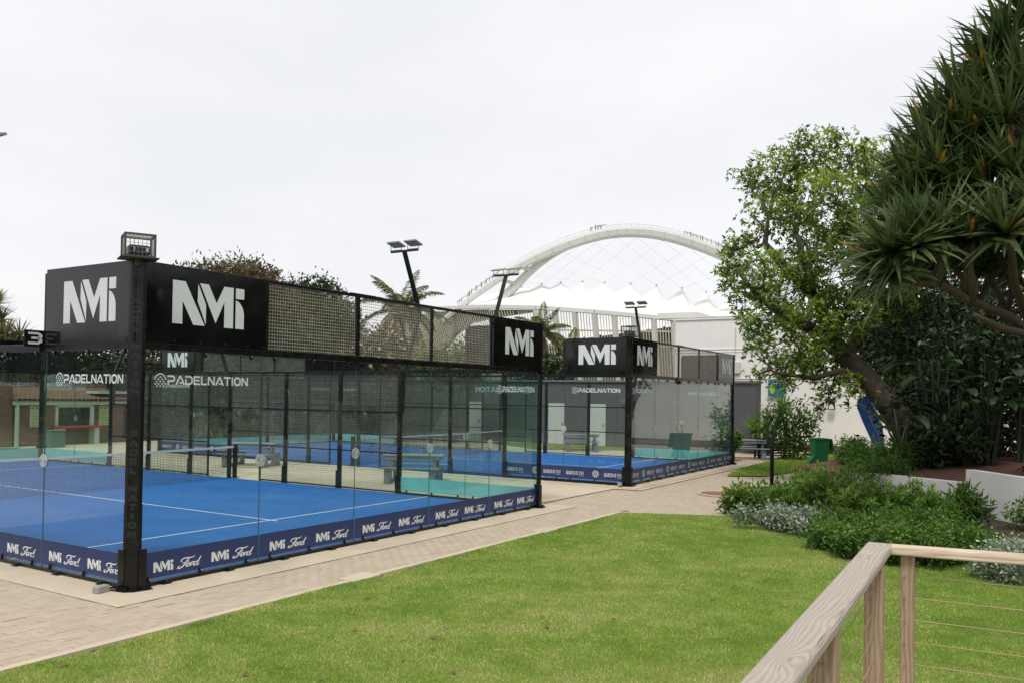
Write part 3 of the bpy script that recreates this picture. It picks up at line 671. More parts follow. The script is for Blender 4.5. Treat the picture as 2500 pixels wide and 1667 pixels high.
net((*bw(0, 10, 0)[:2], .065), BA, 'black net with white tape across the farther padel court')

# caged camera boxes on the corner posts
def cage(p, rz, label):
    t = empty('wire_cage', p, rz, label, 'cage', 'wire cages on top of corner posts')
    mb = MB(); s, h = .17, .27
    for x in (-s, s):
        for y in (-s, s): mb.box((x, y, h / 2), (.022, .022, h))
    for z in (0, h):
        for a in (-s, s): mb.box((0, a, z), (2 * s - .02, .022, .022)); mb.box((a, 0, z), (.022, 2 * s + .02, .022))
    mb.box((0, 0, -.012), (2 * s + .10, 2 * s + .05, .012)); mb.tube([(0, 0, -.1), (0, 0, 0)], .04, 8)
    mb.build('frame', mat('cage_frame_paint', (0.05, 0.048, 0.045), .5, 0, .3, 9), t)
    mb = MB()
    for k in range(1, 7):
        a = -s + 2 * s * k / 7
        for b in (-s, s): mb.tube([(a, b, 0), (a, b, h)], .0026, 4); mb.tube([(b, a, 0), (b, a, h)], .0026, 4)
        mb.tube([(a, -s, h), (a, s, h)], .0026, 4); mb.tube([(-s, a, h), (s, a, h)], .0026, 4)
    for k in range(1, 5):
        z = h * k / 5
        for b in (-s, s): mb.tube([(-s, b, z), (s, b, z)], .0026, 4); mb.tube([(b, -s, z), (b, s, z)], .0026, 4)
    mb.build('wire', CAGEW, t, kind='stuff')
    mb = MB(); mb.box((0, .01, .085), (.25, .20, .13), 0, 0, .02); mb.box((-.09, -.10, .10), (.03, .02, .035)); b = mb.build('camera_body', mat('black_plastic', (.012, .012, .013), .35), t)
    mb = MB(); mb.box((.09, -.098, .095), (.035, .01, .05)); mb.box((-.06, -.098, .10), (.018, .01, .045)); mb.build('lens_plate', WHITEV, b)
    return t
cage((-.03, -.03, 4.115), -0.46, 'wire cage with camera on top of the nearest court corner post')
cage((bw(-.03, -.03, 4.115)), -0.46, 'wire cage with camera on top of the farther court corner post')

# folded floodlight masts on the court walls
def mast(base, outd, label, top_shift=0.0):
    "base: point on the wall at z=0; outd: unit vector outwards"
    t = empty('floodlight_mast', (base[0], base[1], 0), 0, label, 'floodlight', 'floodlight masts on the court walls')
    ox, oy = outd; zz = base[2]
    P = [(ox * .06, oy * .06, 2.0 + zz), (ox * .10, oy * .10, 3.0 + zz), (ox * .72, oy * .72, 4.55 + zz), (ox * (.06 - top_shift), oy * (.06 - top_shift), 6.02 + zz)]
    MB().beam(P[0], P[1], .09, .09).beam(P[1], P[2], .085, .085).beam(P[2], P[3], .085, .085).build('mast', BLACK, t)
    tx, ty = -oy, ox; c = Vector(P[3])
    MB().beam(c + Vector((tx * .43, ty * .43, .02)), c - Vector((tx * .43, ty * .43, -.02)), .05, .05).build('crossbar', BLACK, t)
    for s in (-.27, .27):
        q = c + Vector((tx * s, ty * s, 0))
        mb = MB(); inn = Vector((-ox, -oy, 0)); tv = Vector((tx, ty, 0)); up = Vector((0, 0, 1)); nrm = (up * .88 + inn * -.25).normalized(); al = tv.cross(nrm).normalized()
        cc = q + up * .20; P8 = []
        for k in (-.018, .018):
            for a, b in ((-1, -1), (1, -1), (1, 1), (-1, 1)): P8.append(cc + tv * a * .19 + al * b * .15 + nrm * k)
        mb.add(P8, [(3, 2, 1, 0), (4, 5, 6, 7), (0, 1, 5, 4), (1, 2, 6, 5), (2, 3, 7, 6), (3, 0, 4, 7)])
        l = mb.build('lamp_panel', mat('lamp_grey', (.26, .25, .23), .45), t)
        mb = MB()
        for a in (-.17, .17): mb.tube([q + tv * a + up * .03, q + tv * a + up * .19], .009, 5)
        mb.tube([q - tv * .17 + up * .06, q + tv * .17 + up * .06], .007, 5); mb.build('bracket', GREYRIM, l)
    return t
mast((10, 4, 0), (1, 0), 'folded black floodlight mast rising in front of the queen palm')
mast((0, 4, 0), (-1, 0), 'floodlight mast whose lamp reaches in at the left edge of the picture', .10)
mast((10, 16, 0), (1, 0), 'floodlight mast at far right corner of the nearest court')
p_ = bw(0, 4, 0); mast(p_, (-math.cos(BA), -math.sin(BA)), 'leaning floodlight mast in front of the left end of the stadium arch')
p_ = bw(10, 4, 0); mast(p_, (math.cos(BA), math.sin(BA)), 'floodlight mast just left of the white building')
p_ = bw(10, 16, 0); mast(p_, (math.cos(BA), math.sin(BA)), 'small far floodlight mast seen behind the queen palm trunk')
p_ = bw(0, 16, 0); mast(p_, (-math.cos(BA), -math.sin(BA)), 'floodlight mast behind the NMi board at the far court end')

# court number sign
t = empty('number_sign', (-.0, 2.04, 3.10), 0, 'black board with white number 3 beside the left NMi board', 'sign')
MB().box((-.155, 0, .055), (.28, .012, .225), 0, 0, .003).build('board', VINYL, t)
q3 = stroke([(0, .92), (.62, .92), (.80, .78), (.80, .64), (.64, .52), (.2, .52)], .2) + stroke([(.64, .52), (.80, .38), (.80, .24), (.62, .08), (0, .08)], .2)
decal(MB(), q3, (-.245, -.0085, -.02), (.215, 0, 0), (0, 0, .155)).build('lettering', WHITEV, t)
MB().box((-.05, .02, -.08), (.06, .03, .1)).build('bracket', BLACK, t)
# small junction box at the foot of each near corner post
for p, lb in (((-.30, .16, 0), 'grey junction box at foot of the nearest court corner post'), (bw(-.30, .10, 0), 'grey junction box at foot of the farther court corner post')):
    t = empty('junction_box', p, .2, lb, 'box', 'junction boxes'); MB().box((0, 0, .05), (.17, .10, .085), 0, 0, .01).build('body', mat('grey_plastic', (.33, .32, .30), .5), t); MB().tube([(.06, -.03, .04), (.14, -.06, .05), (.22, -.08, .03)], .014, 6).build('cable', BLACK, t)
#PART2
# ================================================================== FOLIAGE TOOLS
def unit(v): return v / np.maximum(1e-9, np.linalg.norm(v, axis=-1, keepdims=True))
def rdir(n): return unit(RNG.normal(size=(n, 3)))
def leaves(P, D, L, Wd, fold=0.15):
    "one diamond blade per row, returns V, F (quads)"
    n = len(P); D = unit(D); S = unit(np.cross(D, rdir(n))); Nn = np.cross(S, D)
    L = np.broadcast_to(L, n)[:, None]; Wd = np.broadcast_to(Wd, n)[:, None]
    mid = P + D * L * .45; tip = P + D * L - Nn * L * .12
    V = np.stack([P, mid + S * Wd * .5 + Nn * Wd * fold, tip, mid - S * Wd * .5 + Nn * Wd * fold], 1).reshape(-1, 3)
    return V, np.arange(4 * n).reshape(-1, 4)
def leaf_obj(name, parent, org, parts, mt):
    Vs = []; Fs = []; Ts = []; b = 0
    for V, F, T in parts: Vs.append(V); Fs.append(F + b); Ts.append(T); b += len(V)
    return link(name, mesh_np(name, np.concatenate(Vs) - np.asarray(org), np.concatenate(Fs), mt, np.concatenate(Ts)), parent)
def clusters(blobs, per, shell=0.55):
    "cluster centres spread through blobs (c, r, flatten)"
    C = []; O = []
    tot = sum(b[1] ** 2 for b in blobs)
    for b in blobs:
        c, r = np.asarray(b[0]), b[1]; fl = b[2] if len(b) > 2 else 1.0
        k = max(3, int(per * r * r / tot)); d = rdir(k); q = RNG.uniform(shell ** 3, 1, k) ** (1 / 3) * RNG.uniform(.85, 1.12, k)
        d[:, 2] *= fl; C.append(c + d * (q * r)[:, None]); O.append(d)
    return np.concatenate(C), np.concatenate(O)
def crown(blobs, ncl, per, spread, L, Wd, droop=0.2, palm=0, tint0=(.2, .8), toplight=0.0):
    C, O = clusters(blobs, ncl); n = len(C)
    ct = RNG.uniform(tint0[0], tint0[1], n)
    P = np.repeat(C, per, 0) + RNG.normal(size=(n * per, 3)) * spread; O2 = np.repeat(O, per, 0)
    D = unit(O2 * .8 + rdir(n * per) * 1.0 + np.array([0, 0, -droop])); T = np.repeat(ct, per) + RNG.normal(size=n * per) * .12
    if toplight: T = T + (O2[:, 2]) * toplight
    if palm:
        n2 = n * per; D = np.repeat(D, palm, 0); P = np.repeat(P, palm, 0); T = np.repeat(T, palm)
        D = unit(D * .45 + rdir(n2 * palm) * .9 + np.array([0, 0, -.15]))
    LL = L * RNG.uniform(.65, 1.25, len(P)); V, F = leaves(P, D, LL, Wd * LL / L)
    return V, F, np.clip(T, 0, .9), C
def limbs(mb, root, tips, r0, n=6, sag=0.0, wob=.1):
    for tp in tips:
        root_ = np.asarray(root); tp = np.asarray(tp); Lh = np.linalg.norm(tp - root_); pts = []; rr = []
        for i in range(n):
            t = i / (n - 1); p = root_ * (1 - t) + tp * t + RNG.normal(size=3) * wob * Lh * .3 * math.sin(math.pi * t); p[2] += math.sin(math.pi * t) * sag * Lh; pts.append(p); rr.append(max(.006, r0 * (1 - .8 * t)))
        mb.tube(pts, rr, 6, cap=False)
def near(pts, p): pts = np.asarray(pts); return pts[np.argmin(((pts - p) ** 2).sum(1))]

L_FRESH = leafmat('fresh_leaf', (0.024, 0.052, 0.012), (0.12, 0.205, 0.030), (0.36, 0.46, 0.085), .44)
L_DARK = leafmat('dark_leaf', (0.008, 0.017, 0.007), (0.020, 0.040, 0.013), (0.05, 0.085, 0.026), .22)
L_OLIVE = leafmat('olive_leaf', (0.035, 0.030, 0.014), (0.095, 0.078, 0.034), (0.19, 0.145, 0.075), .28)
L_SWORD = leafmat('sword_leaf', (0.018, 0.036, 0.015), (0.050, 0.090, 0.032), (0.14, 0.18, 0.062), .18, .36, (0.40, 0.22, 0.04))
L_SHRUB = leafmat('shrub_leaf', (0.024, 0.06, 0.014), (0.085, 0.18, 0.030), (0.21, 0.33, 0.06), .38)
L_SILV = leafmat('silver_leaf', (0.06, 0.11, 0.04), (0.19, 0.25, 0.15), (0.56, 0.60, 0.52), .25, .6)
L_BROAD = leafmat('broad_leaf', (0.03, 0.08, 0.016), (0.085, 0.17, 0.03), (0.20, 0.30, 0.06), .3, .35)
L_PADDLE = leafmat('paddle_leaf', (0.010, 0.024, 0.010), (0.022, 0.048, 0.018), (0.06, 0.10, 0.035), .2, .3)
L_PALM = leafmat('palm_leaflet', (0.04, 0.06, 0.016), (0.13, 0.15, 0.045), (0.26, 0.29, 0.09), .35, .45, (0.27, 0.18, 0.10))
L_DRYP = leafmat('dry_palm_leaflet', (0.10, 0.08, 0.04), (0.17, 0.13, 0.07), (0.26, 0.20, 0.11), .3)
L_FLOW = leafmat('cream_blossom', (0.40, 0.36, 0.24), (0.55, 0.49, 0.36), (0.68, 0.64, 0.52), .3)
L_WFLOW = leafmat('white_blossom', (0.55, 0.55, 0.52), (0.68, 0.68, 0.65), (0.75, 0.75, 0.73), .3)

# ---- the big spreading tree on the right
def big_tree():
    base = atD(2130, 1045, 25.62)
    t = empty('spreading_tree', base, 0, 'spreading tree with fresh green compound leaves and a thick leaning trunk', 'tree')
    tr = [atD(2130, 1060, 25.62), atD(2085, 985, 25.74), atD(2035, 920, 25.99), atD(1985, 862, 26.23), atD(1940, 815, 26.35), atD(1905, 770, 26.35), atD(1880, 690, 26.35), atD(1850, 610, 26.47), atD(1830, 540, 26.60)]
    mb = MB(); mb.tube([p - base for p in tr], [.50, .42, .37, .33, .29, .22, .17, .12, .08], 12)
    sec = [[atD(1985, 862, 26.23), atD(1930, 850, 25.62), atD(1870, 868, 25.13), atD(1810, 860, 24.77), atD(1770, 850, 24.64)], [atD(1905, 770, 26.35), atD(1960, 690, 26.84), atD(1990, 600, 27.08), atD(1985, 480, 27.33)],
           [atD(1880, 690, 26.35), atD(1790, 600, 25.86), atD(1757, 560, 25.62), atD(1765, 500, 25.62)], [atD(2035, 920, 25.99), atD(2110, 860, 26.60), atD(2180, 830, 27.21), atD(2240, 780, 27.45)],
           [atD(1940, 815, 26.35), atD(2030, 720, 27.45), atD(2070, 600, 27.82)], [atD(1905, 770, 26.35), atD(1820, 740, 25.86), atD(1750, 690, 25.38), atD(1690, 620, 25.13)]]
    for i_, s_ in enumerate(sec): mb.tube([p - base for p in s_], [(.12 if i_ == 0 else .20) * (1 - .8 * k / (len(s_) - 1)) for k in range(len(s_))], 8)
    nodes = np.array(tr[4:] + [p for s_ in sec for p in s_[1:]])
    B = [(1870, 350, 55), (1780, 395, 62), (1950, 375, 62), (2020, 400, 65), (1735, 420, 34), (1830, 440, 75), (1920, 470, 85), (1765, 500, 62), (1850, 560, 78), (1700, 598, 46), (1665, 620, 24), (1755, 640, 62), (1835, 660, 80), (1930, 600, 90), (1990, 520, 80),
         (1700, 690, 26), (1775, 735, 50), (1860, 750, 70), (1945, 720, 75), (2025, 660, 75), (2060, 700, 45), (1745, 800, 32), (1720, 760, 20), (1840, 815, 55), (1930, 800, 50), (2055, 560, 85), (2080, 450, 55), (2090, 520, 55), (2050, 395, 40), (2105, 600, 55), (2000, 850, 30), (2040, 890, 22), (1960, 905, 24), (1890, 930, 18), (1690, 560, 26), (1675, 660, 24), (1712, 735, 24), (1905, 905, 26), (1860, 835, 42), (1905, 862, 34), (1800, 835, 32), (1760, 835, 22), (1950, 870, 26), (1830, 885, 18), (1735, 865, 16), (1790, 855, 30), (1850, 315, 22), (1915, 318, 24), (1985, 340, 26), (1700, 405, 18)]
    random.seed(5); blobs = []
    for x, y, r in B: blobs.append((atD(x, y, 26.1 + random.uniform(-1.4, 1.6)), r * 1.063 * 26.1 / FPX))
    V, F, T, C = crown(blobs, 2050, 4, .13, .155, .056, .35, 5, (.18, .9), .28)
    for b in blobs:
        limbs(mb, near(nodes, b[0]) - base, [b[0] - base], .045, 6, .05, .25)
    for c in C[::3]: limbs(mb, near(np.array([b[0] for b in blobs]), c) - base, [c - base], .013, 4, .03, .2)
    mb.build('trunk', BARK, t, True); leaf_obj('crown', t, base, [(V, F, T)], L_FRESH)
big_tree()

# ---- pandanus (screw pine) at the right edge
def rosette(c, axis, n, L, Wd, parts, dead=.06, amin=.15, amax=1.75):
    axis = np.asarray(axis, float) / np.linalg.norm(axis); a = np.cross(axis, [0.3, .9, .1]); a /= np.linalg.norm(a); b = np.cross(axis, a)
    th = RNG.uniform(amin, amax, n); ph = np.arange(n) * 2.39996 + RNG.normal(size=n) * .15
    ln = L * RNG.uniform(.72, 1.12, n); wd = Wd * RNG.uniform(.8, 1.2, n)
    seg = np.array([0, .25, .55, .8, 1.0]); sw = np.array([.75, 1.0, .8, .45, .03])
    rad = np.cos(ph)[:, None] * a + np.sin(ph)[:, None] * b
    d0 = np.cos(th)[:, None] * axis + np.sin(th)[:, None] * rad
    P = np.repeat(np.asarray(c)[None], n, 0); rows = []; d = d0.copy()
    bend = RNG.uniform(.01, .07, n) + .09 * (th / 1.5) ** 2; tan = unit(np.cross(d0, axis + rdir(n) * .02))
    prev = 0
    for s, wv in zip(seg, sw):
        P = P + d * (ln * (s - prev))[:, None]; prev = s
        up = np.cross(tan, d); rows.append(np.stack([P - tan * (wd * wv)[:, None] + up * (wd * wv * .45)[:, None], P, P + tan * (wd * wv)[:, None] + up * (wd * wv * .45)[:, None]], 1))
        d = unit(d + np.array([0, 0, -1.0]) * bend[:, None])
    G = np.stack(rows, 1); V = G.reshape(-1, 3); F = []
    for i in range(4):
        for k in range(2): F.append([i * 3 + k, i * 3 + k + 1, i * 3 + 4 + k, i * 3 + 3 + k])
    F = (np.array(F)[None] + (np.arange(n) * 15)[:, None, None]).reshape(-1, 4)
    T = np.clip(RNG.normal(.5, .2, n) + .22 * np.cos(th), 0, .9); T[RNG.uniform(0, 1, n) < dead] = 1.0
    parts.append((V, F, np.repeat(T, 8)))
def pandanus():
    base = at(2555, 1110, 20.3); base[2] = .82
    t = empty('screw_pine', base, 0, 'tall screw pine with sword leaf rosettes at the right edge', 'tree')
    mb = MB(); parts = []
    tr = [base + np.array([0, 0, .2]), at(2540, 960, 19.3), at(2525, 820, 18.0), at(2560, 640, 17.2), at(2590, 420, 17.0), at(2570, 200, 17.0)]
    mb.tube([p - base for p in tr], [.24, .22, .20, .17, .14, .10], 10)
    for k in range(26):      # stilt roots
        a = random.uniform(0, 6.28); r_ = random.uniform(.3, .9); z = random.uniform(.4, 1.1); ft = base + np.array([math.cos(a) * r_, math.sin(a) * r_, -.1])
        mb.tube([(base + np.array([0, 0, z])) - base, (base * .6 + ft * .4 + np.array([0, 0, z * .55])) - base, ft - base], [.024, .020, .014], 6)
    limb = [[at(2525, 820, 18.0), at(2460, 770, 16.2), at(2370, 735, 15.6), at(2290, 690, 15.3), at(2240, 655, 15.2), at(2195, 625, 15.2)], [at(2370, 735, 15.6), at(2375, 690, 15.5), at(2360, 640, 15.5), at(2335, 607, 15.5)],
            [at(2370, 735, 15.6), at(2365, 660, 15.3), at(2373, 592, 15.2)], [at(2290, 690, 15.3), at(2240, 690, 15.4), at(2185, 678, 15.4)], [at(2290, 690, 15.3), at(2294, 640, 15.2), at(2289, 596, 15.2)], [at(2240, 655, 15.2), at(2242, 630, 15.2), at(2236, 610, 15.2)],
            [at(2525, 820, 18.0), at(2475, 690, 15.6), at(2470, 620, 15.0), at(2457, 580, 14.8)], [at(2560, 640, 16.9), at(2460, 560, 16.4), at(2380, 500, 16.2), at(2295, 428, 16.0)], [at(2590, 420, 17.0), at(2480, 380, 16.5), at(2392, 330, 16.2)], [at(2560, 640, 16.9), at(2500, 420, 16.0), at(2462, 306, 15.8)],
            [at(2525, 820, 18.0), at(2440, 800, 15.8), at(2380, 770, 15.0)]]
    for l_ in limb: mb.tube([p - base for p in l_], [.095 - .045 * k / (len(l_) - 1) for k in range(len(l_))], 8)
    ctr = at(2640, 520, 17.2)
    tips = [(2186, 617, 15.2), (2235, 606, 15.2), (2289, 591, 15.2), (2335, 602, 15.5), (2373, 587, 15.2), (2457, 575, 14.8), (2293, 422, 16.0), (2391, 322, 16.2), (2461, 302, 15.8), (2182, 672, 15.4), (2240, 480, 16.2), (2346, 260, 16.6), (2413, 190, 16.8), (2465, 120, 16.8), (2510, 60, 16.9), (2560, 30, 17),
            (2300, 520, 16.2), (2350, 460, 16.0), (2420, 470, 15.9), (2480, 430, 15.6), (2360, 370, 16.4), (2440, 400, 16.4), (2500, 220, 16.4), (2270, 380, 16.6), (2310, 310, 16.7), (2540, 360, 15.9), (2540, 520, 15.2), (2430, 250, 16.9), (2600, 150, 17), (2610, 460, 15.6), (2660, 300, 16.5), (2690, 520, 16), (2640, 640, 15.4), (2230, 550, 16.4), (2200, 560, 16.6), (2390, 540, 16.4), (2520, 610, 16.5),
            (2260, 640, 17.5), (2330, 560, 18.0), (2400, 620, 18.0), (2450, 520, 18.2), (2480, 680, 18), (2260, 570, 17.6), (2300, 470, 17.6), (2250, 430, 17.4), (2340, 340, 17.6), (2400, 270, 17.6), (2470, 200, 17.4), (2350, 400, 17.0), (2490, 500, 16.6), (2420, 560, 16.8), (2320, 640, 16.6), (2400, 660, 16.8), (2440, 130, 17.2), (2500, 320, 17.0), (2290, 350, 17.2), (2230, 470, 17.2), (2380, 440, 18.2), (2440, 330, 18.2), (2500, 560, 18.5), (2320, 440, 18)]
    for i, (x, y, d) in enumerate(tips):
        c = at(x, y, d); ax = unit(c - ctr) * .75 + np.array([0, 0, .95]) + RNG.normal(size=3) * .12
        rosette(c, ax, 62, 1.20, .050, parts, .014, .08, 1.5)
        if i >= 11: mb.tube([c - base, c - unit(ax) * .9 - base + np.array([0, 0, -.1]), (near(np.array(tr[2:]), c) * .5 + c * .5) - base], [.06, .07, .09], 6)
    mb.build('trunk', PBARK, t, True); leaf_obj('crown', t, base, parts, L_SWORD)
pandanus()

# ---- dark undergrowth under the trees: giant strelitzia clumps and shrubs
def paddle(base, n, h, L, label, seed, lean=.5):
    random.seed(seed); t = empty('banana_leaf_plant', base, 0, label, 'plant', 'paddle leaved plants under the trees')
    mb = MB(); parts = []
    for k in range(n):
        a = random.uniform(0, 6.28); hh = h * random.uniform(.55, 1.1); l_ = lean * random.uniform(.3, 1)
        p0 = np.array([random.uniform(-.15, .15), random.uniform(-.15, .15), 0]); p1 = p0 + np.array([math.cos(a) * l_, math.sin(a) * l_, hh]); mb.tube([p0, (p0 + p1) / 2 + np.array([0, 0, .1]), p1], [.05, .035, .02], 6)
        d = np.array([math.cos(a) * .8, math.sin(a) * .8, random.uniform(.1, .9)]); d /= np.linalg.norm(d); LL = L * random.uniform(.7, 1.1); sd = np.cross(d, [0, 0, 1]); sd /= np.linalg.norm(sd); rows = []
        p = p1.copy()
        for s_, wv in ((0, .1), (.15, .75), (.4, 1), (.7, .85), (.9, .45), (1, .03)):
            q = p1 + d * LL * s_ + np.array([0, 0, -.45 * LL * s_ * s_]); up = np.array([0, 0, 1.0]); rows.append([q - sd * .2 * L / 1.3 * wv + up * .06 * wv, q, q + sd * .2 * L / 1.3 * wv + up * .06 * wv])
        V = np.array(rows).reshape(-1, 3) + base; F = np.array([[i * 3 + j, i * 3 + j + 1, i * 3 + 4 + j, i * 3 + 3 + j] for i in range(5) for j in range(2)]); parts.append((V, F, np.full(10, np.clip(random.gauss(.45, .25), 0, .9))))
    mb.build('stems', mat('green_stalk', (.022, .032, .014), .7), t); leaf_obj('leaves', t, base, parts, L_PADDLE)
def bedpt(x, d, z=.92): p = at(x, 1000, d); p[2] = z; return p
for i, (x, d, h, n, lb) in enumerate(((2212, 22.4, 1.3, 6, 'paddle leaved plant below the leaning trunk'), (2330, 22.6, 1.9, 11, 'paddle leaved plant in the deep shade right of the leaning trunk'), (2420, 22.2, 2.2, 11, 'paddle leaved plant behind the screw pine stilt roots'), (2500, 22.4, 2.4, 11, 'paddle leaved plant at the right edge under the screw pine'), (2275, 23.6, 2.6, 11, 'tallest paddle leaved plant behind the leaning trunk'), (2400, 24.0, 3.0, 11, 'back paddle leaved plant in the dark thicket'))):
    paddle(bedpt(x, d), n, h, 1.1, lb, 40 + i)
def shrub(name, label, base, blobs, ncl, per, spread, L, Wd, mt, cat='shrub', group=None, tint=(.15, .75), extra=None, top=.2, stems=8, droop=.1, r0=.02):
    base = np.asarray(base, float); t = empty(name, base, 0, label, cat, group)
    V, F, T, C = crown(blobs, ncl, per, spread, L, Wd, droop, 0, tint, top)
    mb = MB(); ti = C[RNG.choice(len(C), min(stems * 4, len(C)), False)]
    limbs(mb, np.zeros(3), [c - base for c in ti], r0, 5, .05, .15); mb.build('stems', TWIG, t)
    leaf_obj('foliage', t, base, [(V, F, T)], mt)
    if extra:
        n, m2, sz = extra; k = RNG.choice(len(C), n, True); P = C[k] + RNG.normal(size=(n, 3)) * spread; V2, F2 = leaves(P, rdir(n) + np.array([0, 0, .5]), sz, sz * .8); leaf_obj('blossom', t, base, [(V2, F2, RNG.uniform(.1, .9, n))], m2)
    return t
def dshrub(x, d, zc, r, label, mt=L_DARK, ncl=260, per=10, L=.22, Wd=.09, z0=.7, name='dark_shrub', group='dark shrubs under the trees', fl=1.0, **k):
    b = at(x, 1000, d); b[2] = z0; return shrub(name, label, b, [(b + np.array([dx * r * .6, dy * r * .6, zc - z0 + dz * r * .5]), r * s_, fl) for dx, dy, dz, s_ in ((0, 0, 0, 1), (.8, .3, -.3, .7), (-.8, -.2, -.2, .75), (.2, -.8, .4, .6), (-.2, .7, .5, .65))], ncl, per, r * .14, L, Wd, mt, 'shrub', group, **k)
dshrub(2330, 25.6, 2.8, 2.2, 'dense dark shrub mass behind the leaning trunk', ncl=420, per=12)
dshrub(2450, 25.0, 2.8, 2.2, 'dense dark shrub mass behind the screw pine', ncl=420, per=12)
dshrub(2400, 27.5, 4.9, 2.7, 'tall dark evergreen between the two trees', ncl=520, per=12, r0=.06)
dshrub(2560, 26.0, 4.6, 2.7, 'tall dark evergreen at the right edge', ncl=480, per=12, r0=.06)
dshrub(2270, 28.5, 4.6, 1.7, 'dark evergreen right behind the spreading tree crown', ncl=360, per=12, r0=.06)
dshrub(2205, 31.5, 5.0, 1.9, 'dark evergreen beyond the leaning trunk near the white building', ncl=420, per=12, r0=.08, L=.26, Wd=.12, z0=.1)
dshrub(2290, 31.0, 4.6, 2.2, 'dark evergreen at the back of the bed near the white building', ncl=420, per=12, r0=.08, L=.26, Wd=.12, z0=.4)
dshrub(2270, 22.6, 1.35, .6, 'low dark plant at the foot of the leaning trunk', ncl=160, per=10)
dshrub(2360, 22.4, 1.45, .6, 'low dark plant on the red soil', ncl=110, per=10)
for x, d, zc, r, lb in ((2088, 24.6, 1.0, .46, 'wispy bush with a tall shoot beside the wheelie bin'), (2100, 23.8, .70, .55, 'wispy bush right of the wheelie bin'), (2130, 23.0, .78, .62, 'wispy bush below the blue feather flag'), (2190, 22.4, .95, .55, 'wispy bush at the foot of the leaning trunk'), (2105, 21.6, .45, .5, 'low wispy bush at the left end of the white wall'), (2165, 21.2, .62, .5, 'low wispy bush behind the low white wall')):
    dshrub(x, d, zc, r, lb, L_SHRUB, 230, 9, .14, .032, .0, 'wispy_bush', 'wispy bushes on the left of the bed', tint=(.0, .55))
# trees behind the photographer's right, seen only as reflections in the courts' glass and boards
EV = [(9, -23, 6.0, 'evergreen tree south of the lawn nearest the deck'), (15, -20, 6.5, 'evergreen tree south of the lawn, second from the deck'), (21, -19, 7.0, 'evergreen tree south of the screw pine'), (27, -20, 7.5, 'evergreen tree south of the planting bed'), (33, -21, 7.5, 'evergreen tree by the south end of the white building'), (40, -23, 7.5, 'evergreen tree behind the south end of the white building'),
      (-20, 4, 5.4, 'evergreen tree west of the court nearest the deck'), (-21, 11, 5.6, 'evergreen tree west of the court, second from the deck'), (-22, 18, 5.8, 'evergreen tree west of the court, third from the deck'), (-23, 25, 5.6, 'evergreen tree west of the court, fourth from the deck'), (-24, 32, 5.8, 'evergreen tree west of the court, fifth from the deck'), (-25, 39, 5.8, 'evergreen tree west of the court, sixth from the deck'), (-26, 46, 6, 'evergreen tree west of the court, seventh from the deck'), (-24, 53, 6, 'evergreen tree west of the court, eighth from the deck'), (-20, 60, 6, 'evergreen tree west of the court, farthest from the deck')]
for x, y, h, lb in EV:
    h = h * 1.5 if y < -10 else h
    b = np.array([x, y, -.05]); shrub('evergreen_tree', lb, b, [(b + np.array([dx, dy, h * .5 + dz]), r_) for dx, dy, dz, r_ in ((0, 0, 0, 2.6), (2.0, .8, -.8, 2.2), (-2.0, -.5, -.9, 2.2), (.2, 1.8, .6, 2.0), (-.4, -1.8, .5, 2.0), (.4, 3.0, -1.2, 2.0), (-.4, -3.0, -1.2, 2.0))], 360, 10, .35, .5, .3, L_DARK, 'tree', 'evergreens around the grounds', r0=.14)

# ---- planted border in front of the white retaining wall
def border(px, py, d, r, label, **k): pass
def bshrub(X, Y, h, r, label, mt, ncl, per, L, Wd, name='border_shrub', group='shrubs of the planted border', z0=.03, fl=.9, nb=5, **k):
    b = groundD(X, Y, 0.0); b[2] = z0; random.seed(int(X * 7 + Y)); bl = []
    for i in range(nb): a = random.uniform(0, 6.28); q = random.uniform(.2, .8) * r; bl.append((b + np.array([math.cos(a) * q, math.sin(a) * q, h * random.uniform(.42, .72)]), h * random.uniform(.32, .42) + .1 * r, fl))
    return shrub(name, label, b, bl, ncl, per, .075, L, Wd, mt, 'shrub', group, **k)
bshrub(1715, 1180, .46, .45, 'low broad leaved shrub at the left tip of the border', L_BROAD, 110, 7, .17, .06, top=.25)
bshrub(1765, 1168, .46, .5, 'broad leaved shrub around the black bollard foot', L_BROAD, 120, 7, .17, .06, top=.25)
bshrub(1690, 1178, .42, .3, 'smallest broad leaved clump beside the paving', L_BROAD, 60, 7, .15, .055, top=.25)
bshrub(1760, 1212, .32, .62, 'silver leaved ground cover along the left lawn edge', L_SILV, 330, 8, .07, .035, top=.2, tint=(.1, .8))
bshrub(1825, 1225, .34, .6, 'silver leaved ground cover in the middle of the lawn edge', L_SILV, 300, 8, .07, .035, top=.15, tint=(.15, .85))
bshrub(1880, 1228, .32, .5, 'silver and green ground cover below the tall shrubs', L_SILV, 220, 8, .07, .03, top=.1, tint=(.0, .6))
tall = [(1830, 1180, .72, .42, 'feathery green shrub just right of the bollard'), (1890, 1192, .84, .52, 'tallest feathery green shrub of the border'), (1955, 1205, .82, .52, 'feathery green shrub left of the low white wall'), (2030, 1212, .68, .42, 'feathery green shrub before the left end of the low wall'), (2100, 1218, .74, .38, 'bright feathery shrub before the middle of the low wall'), (2160, 1216, .50, .30, 'feathery shrub before the step in the white wall')]
